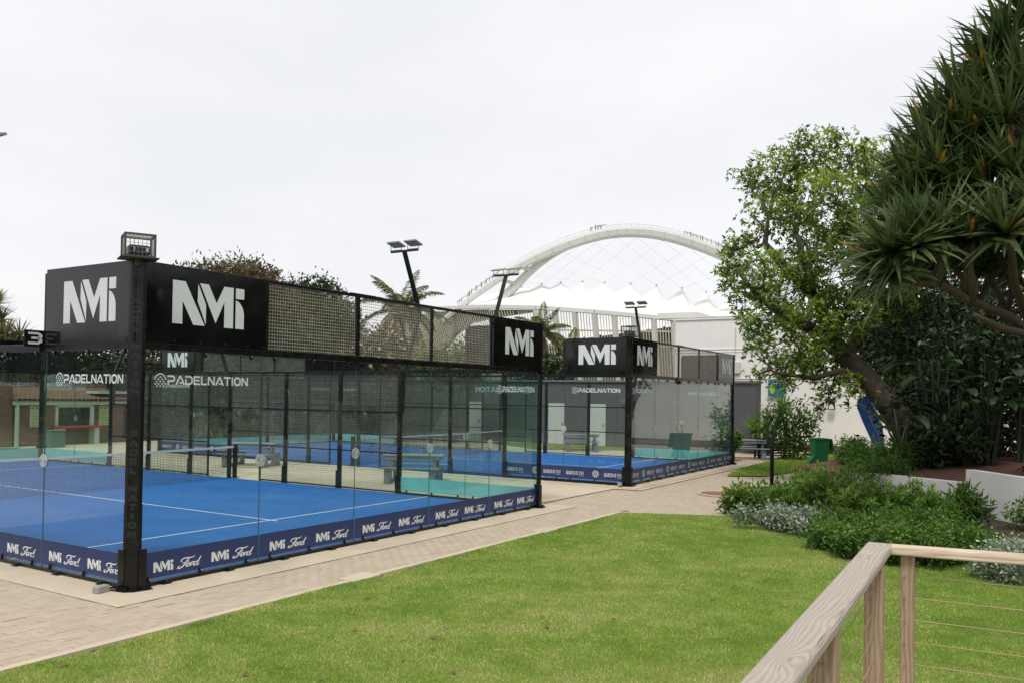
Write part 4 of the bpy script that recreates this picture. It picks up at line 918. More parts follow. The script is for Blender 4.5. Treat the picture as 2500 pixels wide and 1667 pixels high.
def feathery(X, Y, h, r, label, n=70, seed=0, L=.17, Wd=.0115, mt=None):
    b = groundD(X, Y); b[2] = .03; t = empty('feathery_shrub', b, 0, label, 'shrub', 'shrubs of the planted border'); parts = []; mb = MB(); random.seed(seed)
    for k in range(n):
        a = random.uniform(0, 6.28); q = random.uniform(0, 1) ** .6; zz = h * (1.15 - .55 * q * q) * random.uniform(.45, 1.12); tip = np.array([math.cos(a) * q * r * 1.25, math.sin(a) * q * r * 1.25, zz])
        mb.tube([(tip[0] * .25, tip[1] * .25, 0), (tip[0] * .7, tip[1] * .7, zz * .55), tip], [.008, .006, .004], 4, cap=False); ax = np.array([tip[0] * .8, tip[1] * .8, .7 + random.uniform(-.1, .5)])
        for f in (1.0, .80, .62): rosette(b + tip * f, ax, 13, L * random.uniform(.75, 1.15), Wd, parts, .01, .25, 1.5)
    mb.build('stems', TWIG, t); leaf_obj('foliage', t, b, parts, mt or L_FEATH); return t
L_FEATH = leafmat('feathery_leaf', (0.035, 0.085, 0.016), (0.105, 0.215, 0.035), (0.24, 0.38, 0.07), .4, .45, (.30, .24, .10))
for k_, (X, Y, h, r, lb) in enumerate(tall): feathery(X, Y, h * 1.08, r, lb, 62, 70 + k_)
bshrub(2222, 1214, .70, .24, 'upright shrub with lance leaves against the white wall', L_SHRUB, 130, 8, .19, .04, top=.2, tint=(.05, .6), droop=-.3)
bshrub(2368, 1225, .62, .30, 'open shrub with light leaves at the right edge by the wall', L_BROAD, 130, 7, .10, .045, top=.2)
low = [(1925, 1262, .34, .5, 'low green mound at the lawn curve'), (1990, 1280, .42, .55, 'low flowering mound left of the rail corner'), (2060, 1292, .46, .6, 'low flowering mound behind the rail corner'), (2130, 1295, .48, .6, 'low flowering mound right of the rail corner'), (2200, 1292, .44, .6, 'low flowering mound below the lance leaved shrub'), (2262, 1290, .36, .5, 'low green mound near the bare soil')]
for X, Y, h, r, lb in low: bshrub(X, Y, h, r, lb, L_SHRUB, 420, 10, .075, .030, top=.2, tint=(.05, .75), extra=(40, L_WFLOW, .035))
for X, Y, lb in ((1975, 1245, 'low mound between the tall shrubs and the flowering mounds'), (2050, 1248, 'low mound below the left end of the low white wall'), (2120, 1248, 'low mound at the foot of the low white wall'), (2190, 1250, 'low mound below the step in the white wall')): bshrub(X, Y, .40, .6, lb, L_SHRUB, 340, 10, .08, .03, tint=(.05, .65), extra=(24, L_WFLOW, .035))
bshrub(2300, 1335, .34, .42, 'silver leaved bush below the right rail', L_SILV, 330, 8, .06, .035, top=.2, tint=(.25, .9)); bshrub(2345, 1325, .44, .45, 'silver leaved bush at the right edge', L_SILV, 330, 8, .06, .035, top=.2, tint=(.2, .85))
# grass-like tuft at the curve
b = groundD(1905, 1252); parts = []; tt = empty('grass_tuft', b, 0, 'pale grassy tuft at the lawn curve', 'plant'); rosette(b + np.array([0, 0, .03]), (0, 0, 1), 160, .5, .006, parts, .1, .05, 1.2); leaf_obj('blades', tt, b, parts, leafmat('tuft_blade', (.12, .16, .06), (.22, .27, .11), (.34, .38, .18), .3))

# ================================================================== GARDEN WALLS, TIMBER RAIL, SMALL THINGS
def wallseg(mb, a, b, z0, z1, th=.22): mb.beam((a[0], a[1], (z0 + z1) / 2), (b[0], b[1], (z0 + z1) / 2), th, z1 - z0)
t = empty('retaining_wall', (14.95, -8.3, 0), 0, 'white rendered retaining wall with a step up in front of red soil', 'wall')
mb = MB(); wallseg(mb, (0, 0.1), (-1.42, -.93), 0, 1.0); wallseg(mb, (-1.42, -.93), (-3.2, -2.3), 0, 1.0); mb.build('high_section', WHITEW, t)
mb = MB(); wallseg(mb, (1.35, 2.42), (.09, 0.2), 0, .70); wallseg(mb, (1.35, 2.42), (1.62, 2.92), 0, .66); mb.build('low_section', WHITEW, t)
t = empty('bollard', (*groundD(1772, 1137)[:2], 0), 0, 'tall black round bollard behind the broad leaved shrub', 'bollard')
bh = 1.50
MB().lathe([(.052, 0), (.052, bh - .02), (.046, bh)], (0, 0, 0), 16).build('shaft', BLACK, t, True); MB().lathe([(.056, bh), (.056, bh + .02), (.03, bh + .03)], (0, 0, 0), 16).build('cap', BLACK, t)
t = empty('tree_ring', (*ground(1762, 1206)[:2], 0), 0, 'round pale kerb ring with red soil in the brick paving', 'kerb')
mb = MB(); n = 24; V = []
for r_, z in ((.62, 0), (.62, .03), (.55, .03), (.55, 0)):
    for k in range(n): V.append((r_ * math.cos(2 * math.pi * k / n), r_ * math.sin(2 * math.pi * k / n), z))
mb.add(V, [(l * n + k, l * n + (k + 1) % n, l * n + n + (k + 1) % n, l * n + n + k) for l in range(3) for k in range(n)]); mb.build('kerb_ring', CONC, t)
mb = MB(); mb.add([(.55 * math.cos(2 * math.pi * k / n), .55 * math.sin(2 * math.pi * k / n), .008) for k in range(n)], [tuple(range(n))]); mb.build('soil', mat('ring_soil', (.22, .11, .065), .95, 0, .25, 6, .5, 30), t)
for (x, y), lb in (((2.18, -1.775), 'pale concrete stub in the lawn edge nearest the camera'), ((7.2, -1.77), 'pale concrete stub in the lawn edge farther along')):
    o = MB().box((0, 0, 0), (.52, .30, .04), 0, 0, .005).build('concrete_stub', CONC); o.location = (x, y, .0); tag(o, lb, 'slab', 'concrete stubs in the lawn edge')
# thin concrete edging between paving and lawn
mb = MB(); mb.beam((-14, -1.825, -.002), (10.4, -1.825, -.002), .10, .03); mb.beam((10.4, -1.83, -.004), (11.35, -3.85, -.004), .06, .03); o = mb.build('lawn_edging', CONC, kind='structure')

# timber deck and rail
RZ = 1.80
t = empty('timber_railing', (-2.15, -8.95, .8), 0, 'timber deck railing with wire cables in the right foreground', 'railing')
def board(name, p0, p1, wd, ht, m, par, bev=.006, roll=0):
    p0 = Vector(p0); p1 = Vector(p1); d = p1 - p0; L = d.length
    mb = MB(); b = bev
    # long box with rounded long edges, local x along its length
    prof = [(-wd / 2, -ht / 2 + b), (-wd / 2 + b, -ht / 2), (wd / 2 - b, -ht / 2), (wd / 2, -ht / 2 + b), (wd / 2, ht / 2 - b), (wd / 2 - b * .4, ht / 2 - b * .3), (wd / 2 - b, ht / 2), (-wd / 2 + b, ht / 2), (-wd / 2 + b * .4, ht / 2 - b * .3), (-wd / 2, ht / 2 - b)]
    n = len(prof); mb.add([(0, y, z) for y, z in prof] + [(L, y, z) for y, z in prof], [tuple(range(n)), tuple(range(2 * n - 1, n - 1, -1))] + [(k, n + k, n + (k + 1) % n, (k + 1) % n) for k in range(n)])
    o = mb.build(name, m, par); o.location = p0; o.rotation_euler = d.to_track_quat('X', 'Z').to_euler(); return o
o0 = Vector((-2.15, -8.95, .8))
lw = .118
board('handrail', (0.06, .022, RZ - .8 - .0225), (-2.9, -.108, RZ - .8 - .0225), lw, .045, WOODG, t, .012)
board('handrail', (.048, -.030, RZ - .8 - .0235), (.35, -1.9, RZ - .8 - .0235), .10, .040, WOODP, t, .006)
for (x, y), m, s_ in (((-.30, -.012), WOODT, .075), ((.075, -.10), WOODT, .058), ((-1.52, -.055), WOODT, .085), ((.30, -1.6), WOODT, .058)):
    board('post', (x, y, RZ - .8 - .045), (x, y, -.05), s_, s_, m, t, .003)
mbw = MB(); CBL = mat('rusty_cable', (.34, .25, .14), .6, .2, .3, 20)
for k in range(8):
    z = RZ - .8 - .145 - .104 * k
    mb = MB(); mb.tube([(-.30, -.012, z), (-.9, -.035, z - .006), (-1.52, -.055, z), (-2.9, -.11, z)], .0028, 5); mb.build('cable', CBL, t)
    mb = MB(); mb.tube([(-.30, -.012, z), (.075, -.10, z), (.19, -.85, z - .012), (.30, -1.6, z)], .0028, 5); mb.build('cable', CBL, t)
td = empty('timber_deck', (-2.1, -9.0, .8), 0, 'raised timber deck under the railing', 'deck')
for k in range(12): board('deck_board', (-.02 - k * .145, .06, -.07), (-.02 - k * .145, -2.2, -.07), .138, .03, WOODG, td, .004)
for y in (0, -1.0, -2.0): board('joist', (.04, y, -.14), (-1.75, y, -.14), .05, .11, WOODT, td, .003)
for x in (0, -1.7):
    for y in (0, -2.0): board('deck_post', (x, y, -.2), (x, y, -.80), .09, .09, WOODT, td, .003)

# picnic tables, bench
def picnic(loc, rz, label, s=1.0):
    t = empty('picnic_table', loc, rz, label, 'table', 'grey picnic tables'); L = 1.7 * s; h = .76
    for k in range(5): MB().box((0, -.31 + .155 * k, h), (L, .145, .035), 0, 0, .004).build('tabletop_plank', GREYT, t)
    for sg in (-1, 1):
        for k in range(2): MB().box((0, sg * (.68 + .13 * k), .44), (L, .12, .035), 0, 0, .004).build('bench_plank', GREYT, t)
    MB().box((0, -.34, h - .07), (L - .16, .035, .09)).build('apron', GREYT, t); MB().box((0, .34, h - .07), (L - .16, .035, .09)).build('apron', GREYT, t)
    for x in (-.62 * s, .62 * s):
        for y in (-.3, .3): MB().box((x, y, (h - .02) / 2), (.09, .07, h - .02), 0, 0, .004).build('leg', GREYT, t)
        for y in (-.75, .75): MB().box((x, y, .21), (.16, .07, .42), 0, 0, .004).build('leg', GREYT, t)
        MB().box((x, 0, .05), (.06, 1.66, .09), 0, 0, .003).build('base_beam', GREYT, t); MB().box((x + .05, 0, .39), (.04, 1.6, .07)).build('cross_beam', GREYT, t)
    return t
picnic((12.55, 5.55, 0.002), math.radians(-62), 'grey picnic table between the two courts nearest the camera')
picnic((13.1, 12.9, 0.002), math.radians(-62), 'grey picnic table between the two courts beside the near court net')
picnic((28.3, 8.4, 0.002), math.radians(-60), 'grey picnic table behind the farther court before the white doors')
picnic((29.2, 1.05, 0.01), math.radians(-68), 'grey picnic table just right of the farther court')
t = empty('slatted_bench', ground(1890, 1117), math.radians(-52), 'dark slatted bench seen from behind beside the grey picnic table', 'bench')
for k in range(5): MB().box((0, -.25, .48 + .085 * k), (1.75, .025, .06), 0, 0, .003).build('back_slat', DARKT, t)
for k in range(4): MB().box((0, -.17 + .11 * k, .43), (1.75, .09, .03), 0, 0, .003).build('seat_slat', DARKT, t)
for x in (-.78, .78):
    MB().box((x, .18, .21), (.07, .07, .42)).build('leg', DARKT, t); MB().box((x, -.22, .44), (.07, .05, .88)).build('leg', DARKT, t); MB().box((x, -.02, .12), (.05, .4, .06)).build('foot_rail', DARKT, t)
for k in range(3): MB().box((0, -.19, .12 + .1 * k), (1.6, .02, .05)).build('lower_slat', DARKT, t)
# wheelie bin
GREENP = mat('green_bin_plastic', (.018, .19, .065), .42, 0, .18, 4, .05, 40, dirt=((.06, .10, .05), .3))
bp = ground(2000, 1135); t = empty('wheelie_bin', (*bp[:2], .02), math.radians(-58), 'green wheelie bin with its lid hanging open and a stick inside', 'bin')
def taper(mb, x0, y0, z0, x1, y1, z1, oy=0):
    V = [(-x0, -y0, z0), (x0, -y0, z0), (x0, y0, z0), (-x0, y0, z0), (-x1, -y1 + oy, z1), (x1, -y1 + oy, z1), (x1, y1 + oy, z1), (-x1, y1 + oy, z1)]
    return mb.add(V, [(3, 2, 1, 0), (4, 5, 6, 7), (0, 1, 5, 4), (1, 2, 6, 5), (2, 3, 7, 6), (3, 0, 4, 7)])
mb = MB(); taper(mb, .22, .23, .06, .285, .33, .98); taper(mb, .27, .30, .86, .292, .335, .93); mb.build('body', GREENP, t)
mb = MB()
for c, s_ in (((0, -.335, .995), (.62, .04, .05)), ((0, .335, .995), (.62, .04, .05)), ((-.29, 0, .995), (.04, .64, .05)), ((.29, 0, .995), (.04, .64, .05))): mb.box(c, s_, 0, 0, .006)
mb.build('rim', GREENP, t)
mb = MB(); P = [(.33, -.30, 1.0), (.33, .30, 1.0), (.45, .32, .42), (.45, -.32, .42), (.38, -.30, 1.01), (.38, .30, 1.01), (.52, .31, .40), (.52, -.31, .40)]; mb.add(P, [(0, 1, 2, 3), (7, 6, 5, 4), (0, 4, 5, 1), (1, 5, 6, 2), (2, 6, 7, 3), (3, 7, 4, 0)]); mb.build('lid', GREENP, t)
for y in (-.22, .22): MB().tube([(.27, y - .03, .10), (.27, y + .03, .10)], .10, 16).build('wheel', mat('wheel_rubber', (.012, .012, .012), .7), t)
MB().tube([(.05, 0, .3), (-.02, .05, .9), (.03, .02, 1.38)], .018, 6).build('stick', TWIG, t)
mb = MB(); mb.add([(-.25, -.2, .02), (-.55, -.2, .02), (-.25, -.2, .34), (-.25, .12, .02), (-.55, .12, .02), (-.25, .12, .34)], [(0, 1, 2), (5, 4, 3), (0, 3, 4, 1), (1, 4, 5, 2), (2, 5, 3, 0)]); o = mb.build('bin_pedal_guard', GREENP, t)
# feather flag
fp = at(2134, 1080, 27.5); fp[2] = .1
FLAGB = mat('blue_flag_cloth', (.13, .33, .72), .7, 0, .12, 3); _t = FLAGB.node_tree; _b = _t.nodes['Principled BSDF']; _tr = N(_t, 'BsdfTranslucent'); _tr.inputs[0].default_value = (.16, .38, .78, 1); _ms = N(_t, 'MixShader'); _ms.inputs[0].default_value = .45      # thin polyester lets light through
_t.links.new(_b.outputs[0], _ms.inputs[1]); _t.links.new(_tr.outputs[0], _ms.inputs[2]); _t.links.new(_ms.outputs[0], _t.nodes['Material Output'].inputs[0])
t = empty('feather_flag', fp, 0, 'blue teardrop feather flag with white PADELNATION lettering before the white wall', 'flag')
ux = Vector((RT[0], RT[1], 0)).normalized(); uz = Vector((0, 0, 1)); nn = Vector((-FW[0], -FW[1], 0)).normalized()
fl = [(.28, .0), (.30, .5), (.27, 1.0), (.16, 1.5), (.02, 1.85), (-.14, 2.10), (-.27, 2.22), (-.40, 2.22), (-.50, 2.12), (-.55, 1.95), (-.52, 1.8), (-.38, 1.45), (-.18, 1.0), (.02, .55), (.2, .1)]
mb = MB(); V = [ux * x + uz * (z + .3) + nn * (.03 * math.sin(z * 3)) for x, z in fl] + [ux * x + uz * (z + .3) + nn * (.03 * math.sin(z * 3) - .006) for x, z in fl]; n = len(fl)
mb.add(V, [tuple(range(n)), tuple(range(2 * n - 1, n - 1, -1))] + [(k, n + k, n + (k + 1) % n, (k + 1) % n) for k in range(n)]); mb.build('cloth', FLAGB, t)
mb = MB(); mb.tube([ux * .28 + uz * 0] + [ux * (x + .02 * (i < 6)) + uz * (z + .3 + .015) + nn * (.03 * math.sin(z * 3)) for i, (x, z) in enumerate(fl[:11])], .018, 6); mb.build('pole', BLACK, t)
q, Lw = word('PADELNATION', .10); d2 = Vector((.50, 0, -1)).normalized(); ax = ux * .42 + uz * -.907; ay = ux * .907 + uz * .42
mb = MB(); decal(mb, q, Vector(ux * -.28 + uz * 2.05 + nn * .05), ax * (1.5 / Lw), ay * .13); decal(mb, icon(), Vector(ux * -.42 + uz * 2.24 + nn * .05), ax * .2, ay * .2); mb.build('lettering', WHITEV, t, kind='stuff')
# little marker stakes by the bin
for i, x in enumerate((2003, 2013, 2053)):
    p = ground(x, 1150 - i); o = MB().tube([(0, 0, 0), (.01, 0, .45)], .012, 6).build('stake', TWIG); o.location = p; tag(o, ('leftmost thin pale stake in front of the wheelie bin', 'middle thin pale stake in front of the wheelie bin', 'thin pale stake right of the wheelie bin wheel')[i], 'stake', 'stakes by the bin')
# fallen leaves
LM = [MB().add([(0, -.035, .004), (.05, -.02, .012), (.06, .02, .006), (0, .04, .016), (-.05, .01, .008)], [(0, 1, 2, 3, 4)]).mesh('fallen_leaf', mat('dry_leaf_brown', (.16, .085, .035), .8, 0, .3, 20)), MB().add([(-.06, 0, .005), (0, -.022, .014), (.06, 0, .007), (0, .022, .012)], [(0, 1, 2, 3)]).mesh('fallen_leaf', mat('dry_leaf_tan', (.33, .20, .10), .8, 0, .3, 20))]
random.seed(21); k = 0
while k < 58:
    x, y = random.uniform(0, 2200), random.uniform(1290, 1660) if random.random() < .8 else random.uniform(1240, 1400); p = ground(x, y, .018)
    if not inpoly(np.array([p[0]]), np.array([p[1]]), LE)[0] or p[0] > 10.5: continue
    if p[0] > 5 and p[1] < -6.5: continue
    o = link('fallen_leaf', LM[k % 2], None, p, random.uniform(0, 6.28)); o.scale = [random.uniform(.45, .85)] * 3; o.rotation_euler.x = random.uniform(-.4, .4); tag(o, 'dry brown fallen leaf lying on the lawn', 'leaf', 'fallen leaves on the lawn'); k += 1
# ================================================================== BUILDINGS BEHIND
# white building
t = empty('white_building', (36.5, 7.6, 0), BA, 'tall white rendered building behind the courts', 'building')
mb = MB(); mb.box((5, -16, 3.35), (10, 31, 6.7)); mb.build('wall', WHITEW, t)
# curved shoulder at the left end of the parapet
prof = [(-.5, 6.7), (-.5, 7.0), (1.55, 7.0), (2.0, 6.92), (2.4, 6.76), (2.8, 6.72), (31.4, 6.72), (31.4, 6.7)]
mb = MB(); V = [(-.04, .0 - y, z) for y, z in prof] + [(.3, .0 - y, z) for y, z in prof]; n = len(prof); mb.add(V, [tuple(range(n)), tuple(range(2 * n - 1, n - 1, -1))] + [(k, n + k, n + (k + 1) % n, (k + 1) % n) for k in range(n)]); mb.build('parapet', WHITEW, t)
for z, h, d in ((6.60, .05, .06), (5.05, .04, .03), (3.55, .06, .035), (4.9, .03, .02)): MB().box((-d / 2, -16, z), (d, 31, h)).build('moulding', WHITEW, t)
MB().box((-.03, -16, .16), (.05, 31, .3)).build('plinth', mat('terracotta_plinth', (.24, .10, .06), .85, 0, .2, 3), t)
def onwall(px, py): # pixel -> local on the white wall face
    c, s_ = math.cos(BA), math.sin(BA); nrm = np.array([c, s_, 0]); o = np.array([36.5, 7.6, 0]); r_ = FW + RT * (px - CX) / FPX - UP * (py - CY) / FPX; tt_ = ((o - CAM) @ nrm) / (r_ @ nrm); p = CAM + r_ * tt_ - o; return (p[0] * c + p[1] * s_, -p[0] * s_ + p[1] * c, p[2])
p = onwall(1800, 897); q_ = onwall(1800, 800); PIPE = mat('conduit_grey', (.55, .54, .50), .5)
tb = empty('meter_box', (0, 0, 0), 0); bpy.data.objects.remove(tb)
MB().box((-.08, p[1], p[2]), (.16, .36, .60), 0, 0, .02).build('meter_box', mat('pale_box_plastic', (.60, .59, .55), .5), t); MB().tube([(-.04, p[1] + .1, p[2] + .4), (-.04, p[1] + .1, q_[2])], .025, 6).build('conduit', PIPE, t)
p = onwall(1894, 920); MB().box((-.03, p[1], p[2] + .27), (.06, .2, .06)).build('lamp_bracket', WHITEW, t)
p = onwall(2033, 992)
l = empty('wall_lamp', (36.5 - .08, 7.6 + p[1], p[2]), BA, 'square bulkhead lamp with dark rim on the white wall', 'lamp'); MB().box((0, 0, 0), (.12, .32, .32), 0, 0, .03).build('housing', mat('lamp_rim', (.05, .05, .05), .5), l); MB().box((-.065, 0, 0), (.03, .23, .23), 0, 0, .01).build('diffuser', WHITEV, l)
p = onwall(2013, 964); l = empty('globe_lamp', (36.5 - .28, 7.6 + p[1], p[2]), 0, 'round white globe lamp on the white wall', 'lamp'); MB().lathe([(.02, -.16), (.10, -.13), (.16, -.05), (.16, .05), (.10, .13), (.03, .16)], (0, 0, 0), 16).build('globe', WHITEV, l, True); MB().tube([(0, 0, .15), (.24, 0, .22)], .02, 6).build('arm', PIPE, l)
# poster
p = onwall(1898, 946); p2 = onwall(1883, 930); ps = empty('poster', (36.5 - .03, 7.6 + p[1], p[2]), BA, 'blue and green sports poster on the white wall', 'poster'); MB().box((0, 0, 0), (.02, .82, .80)).build('panel', mat('poster_blue', (.02, .14, .25), .4, 0, .3, 3), ps)
decal(MB(), disc(0, 0, .13, 16), (-.014, .22, -.05), (0, -1, 0), (0, 0, 1.9)).build('print_ball', mat('print_lime', (.35, .50, .05), .4), ps)
decal(MB(), [[(-.3, -.22), (.25, -.1), (.25, .12), (-.1, .0)]], (-.0135, -.14, 0), (0, -1, 0), (0, 0, 1)).build('print_court', mat('print_green', (.06, .22, .10), .4), ps)
decal(MB(), [[(-.2, 0), (.2, 0), (.2, .06), (-.2, .06)], [(-.2, .1), (.1, .1), (.1, .16), (-.2, .16)]], (-.0145, -.05, .2), (0, -1, 0), (0, 0, 1)).build('print_text', WHITEV, ps, kind='stuff')
# grey building with white doors
t = empty('grey_building', (32.9, 1.75, 0), BA, 'low dark grey building with two white doors behind the courts', 'building')
MB().box((.45, 13, 1.62), (.9, 26, 3.24)).build('wall', GREYW, t); MB().box((2.3, 14.5, 1.6), (2.8, 23, 3.2)).build('back_rooms', GREYW, t); MB().box((.43, 13, 3.29), (1.05, 26.2, .1)).build('roof_edge', mat('roof_edge_grey', (.16, .16, .165), .7), t)
for k in range(9): MB().box((-.015, 1.2 + 2.9 * k, 1.6), (.03, .06, 3.2)).build('rib', GREYW, t)
def ongrey(px, py):
    c, s_ = math.cos(BA), math.sin(BA); nrm = np.array([c, s_, 0]); o = np.array([32.9, 1.75, 0]); r_ = FW + RT * (px - CX) / FPX - UP * (py - CY) / FPX; tt_ = ((o - CAM) @ nrm) / (r_ @ nrm); p = CAM + r_ * tt_ - o; return (p[0] * c + p[1] * s_, -p[0] * s_ + p[1] * c, p[2])
DOORW = mat('white_door_paint', (.66, .66, .65), .5, 0, .05, 3)
for px in (1360, 1459, 1158):
    p = ongrey(px, 1000); dr = MB().box((-.04, p[1], 1.07), (.06, .95, 2.1), 0, 0, .01).build('door', DOORW, t); MB().box((-.09, p[1] - .36, 1.05), (.05, .03, .14)).build('handle', BLACKD, dr)
p = ongrey(1530, 985); MB().box((-.05, p[1], 2.3), (.1, .5, .35), 0, 0, .02).build('vent_box', mat('vent_grey', (.12, .12, .13), .5), t)
# brick kiosk with tiled roof and red counter
def brickmat():
    m, tn, b = newmat('red_brick'); tcn = N(tn, 'TexCoord'); mp_ = N(tn, 'Mapping'); mp_.inputs[2].default_value = (R(90), 0, 0); tn.links.new(tcn.outputs['Object'], mp_.inputs[0])
    br = N(tn, 'TexBrick'); br.inputs['Scale'].default_value = 1.0; br.inputs['Brick Width'].default_value = .23; br.inputs['Row Height'].default_value = .085; br.inputs['Mortar Size'].default_value = .009; br.inputs['Color1'].default_value = (.15, .058, .036, 1); br.inputs['Color2'].default_value = (.24, .10, .062, 1); br.inputs['Mortar'].default_value = (.22, .18, .14, 1); tn.links.new(mp_.outputs[0], br.inputs['Vector'])
    c = mixc(tn, mth(tn, 'MULTIPLY', noise(tn, 1.5, 5), .4), br.outputs['Color'], (.10, .045, .03)); tn.links.new(c, b.inputs['Base Color']); b.inputs['Roughness'].default_value = .9; bump(tn, b, br.outputs['Fac'], -.5, .01); return m
BRICK = brickmat(); CREAM = mat('cream_green_paint', (.50, .55, .44), .7, 0, .08, 2); KW = mat('kiosk_white', (.66, .67, .64), .7, 0, .06, 2)
kx, ky = 12.95, 27.3; t = empty('brick_kiosk', (kx, ky, 0), math.radians(6), 'red brick kiosk with clay tiled roof and white framed hatch', 'building')
mb = MB(); mb.box((2.7, 1.5, .95), (5.4, 3.0, 1.9)); mb.build('wall', BRICK, t)
mb = MB(); mb.box((-1.9, .3, 1.35), (3.6, .5, 2.7)); mb.build('side_wall', BRICK, t)
MB().box((2.7, -.12, 1.86), (5.7, .2, .17), 0, 0, .01).build('fascia', CREAM, t); MB().box((-.02, -.14, .9), (.12, .10, 1.8)).build('downpipe', CREAM, t)
mb = MB()
for k in range(27):      # barrel tiles in courses up the slope
    x0 = -.1 + k * .215
    for j in range(7):
        y0 = -.28 + j * .30; z0 = 1.98 + j * .075; n = 6; V = []
        for yy, zz, rr in ((y0, z0, .115), (y0 + .34, z0 + .085, .095)):
            for i in range(n + 1): a_ = math.pi * i / n; V.append((x0 + .1 + rr * math.cos(a_), yy, zz + rr * .75 * math.sin(a_)))
        mb.add(V, [(i, i + 1, n + 2 + i, n + 1 + i) for i in range(n)])
mb.add([(-.2, -.3, 1.96), (5.75, -.3, 1.96), (5.75, 1.9, 2.5), (-.2, 1.9, 2.5)], [(0, 1, 2, 3)])
mb.build('roof_tiles', mat('clay_tile', (.20, .10, .065), .85, 0, .4, 6, .3, 20), t, kind='stuff')
MB().box((3.6, 1.9, 2.5), (4.4, .3, .5)).build('ridge_wall', BRICK, t); MB().box((4.9, .4, 2.35), (1.9, .8, .12)).build('cornice', CREAM, t)
mb = MB(); mb.box((1.86, -.03, 1.30), (.12, .1, 1.0)); mb.box((3.62, -.03, 1.30), (.2, .1, 1.0)); mb.box((2.74, -.03, 1.74), (1.9, .1, .14)); hf = mb.build('hatch_frame', KW, t)
MB().box((2.74, -.008, 1.25), (1.62, .02, .86)).build('hatch_opening', mat('dark_hatch', (.02, .024, .022), .25), hf)
MB().box((2.72, -.32, .80), (2.15, .55, .09), 0, 0, .02).build('counter', mat('red_counter', (.42, .035, .025), .4), t)
for x in (1.85, 3.58): MB().box((x, -.28, .38), (.24, .42, .75)).build('counter_pier', KW, t)
for x, lb in ((.95, ''), (4.35, '')):
    nb = MB().box((x, -.012, 1.28), (.64, .02, .92)).build('notice', mat('notice_cream', (.52, .52, .30), .6), t)
    mb = MB()
    for k in range(5): mb.add([(x - .22, -.0245, 1.42 - .13 * k), (x + .22, -.0245, 1.42 - .13 * k), (x + .22, -.0245, 1.44 - .13 * k), (x - .22, -.0245, 1.44 - .13 * k)], [(0, 1, 2, 3)])
    for xx in (-.22, 0, .22): decal(mb, disc(0, 0, .045, 10), (x + xx, -.0245, 1.63), (1, 0, 0), (0, 0, 1))
    mb.build('print', mat('notice_ink', (.16, .15, .09), .7), nb, kind='stuff')
t = empty('equipment_box', (13.85, 25.9, 0), .1, 'green grey equipment box before the brick kiosk', 'box'); MB().box((0, 0, .35), (.62, .5, .7), 0, 0, .02).build('body', mat('box_green', (.10, .17, .15), .6), t); MB().box((0, 0, .72), (.66, .54, .04), 0, 0, .01).build('lid', mat('box_lid', (.14, .22, .19), .6), t)
# corrugated shed far left
t = empty('metal_shed', at(170, 1000, 46.0) * np.array([1, 1, 0]), math.radians(32 - 90), 'grey corrugated metal shed far left behind the court mesh', 'shed')
mb = MB(); n = 60; V = [(-5 + 10 * i / n, .04 * (i % 2), z) for z in (0, 3.9) for i in range(n + 1)]; mb.add(V, [(i, i + 1, n + 2 + i, n + 1 + i) for i in range(n)]); mb.box((0, 1.6, 1.94), (9.9, 3.0, 3.88)); mb.build('wall', mat('corrugated_grey', (.20, .22, .25), .5, .2, .15, 1), t); MB().box((0, 1.4, 3.98), (10.4, 3.6, .12)).build('roof', mat('shed_roof', (.14, .15, .16), .5), t)

# ================================================================== TREES BEHIND THE COURTS
def blobtree(name, label, cat, D, B, ncl, per, L, Wd, mt, base, trunk_r, group=None, tint=(.15, .75), spread=.3, extra=None, bark=BARK, dj=2.0, top=.2):
    base = np.asarray(base, float); t = empty(name, base, 0, label, cat, group)
    blobs = [(atD(x, y, D + random.uniform(-dj, dj)), r * 1.063 * D / FPX) for x, y, r in B]
    V, F, T, C = crown(blobs, ncl, per, spread, L, Wd, .1, 0, tint, top)
    mb = MB(); fork = base + np.array([0, 0, max(1.2, (np.mean([b[0][2] for b in blobs]) - base[2]) * .45)])
    mb.tube([np.zeros(3), (fork - base) * .5 + np.array([.1, 0, 0]), fork - base], [trunk_r * 1.2, trunk_r, trunk_r * .85], 10)
    limbs(mb, fork - base, [b[0] - base for b in blobs], trunk_r * .5, 6, .05, .2)
    for c in C[::6]: limbs(mb, near(np.array([b[0] for b in blobs]), c) - base, [c - base + (c - near(np.array([b[0] for b in blobs]), c)) * .12], .02, 3, 0, .1)
    mb.build('trunk', bark, t, True); leaf_obj('crown', t, base, [(V, F, T)], mt)
    if extra: n, m2, sz = extra; k = RNG.choice(len(C), n, True); P = C[k] + RNG.normal(size=(n, 3)) * spread; V2, F2 = leaves(P, rdir(n), sz, sz * .9); leaf_obj('blossom', t, base, [(V2, F2, RNG.uniform(.1, .9, n))], m2)
def gnd(x, d): p = at(x, 1000, d); p[2] = -.05; return p
random.seed(9)
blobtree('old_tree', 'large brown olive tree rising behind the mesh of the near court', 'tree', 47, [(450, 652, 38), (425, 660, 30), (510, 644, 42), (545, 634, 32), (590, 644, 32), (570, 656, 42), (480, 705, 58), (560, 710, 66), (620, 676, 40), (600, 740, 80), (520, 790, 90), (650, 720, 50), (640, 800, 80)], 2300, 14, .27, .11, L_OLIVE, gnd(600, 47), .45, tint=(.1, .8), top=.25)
blobtree('old_tree', 'dark green tree right of the large brown tree', 'tree', 49, [(690, 700, 45), (740, 690, 40), (720, 750, 60), (780, 740, 40), (790, 790, 42), (720, 820, 70), (800, 835, 30), (660, 780, 50)], 1500, 14, .28, .13, L_DARK, gnd(770, 49), .4, tint=(.15, .9), top=.3)
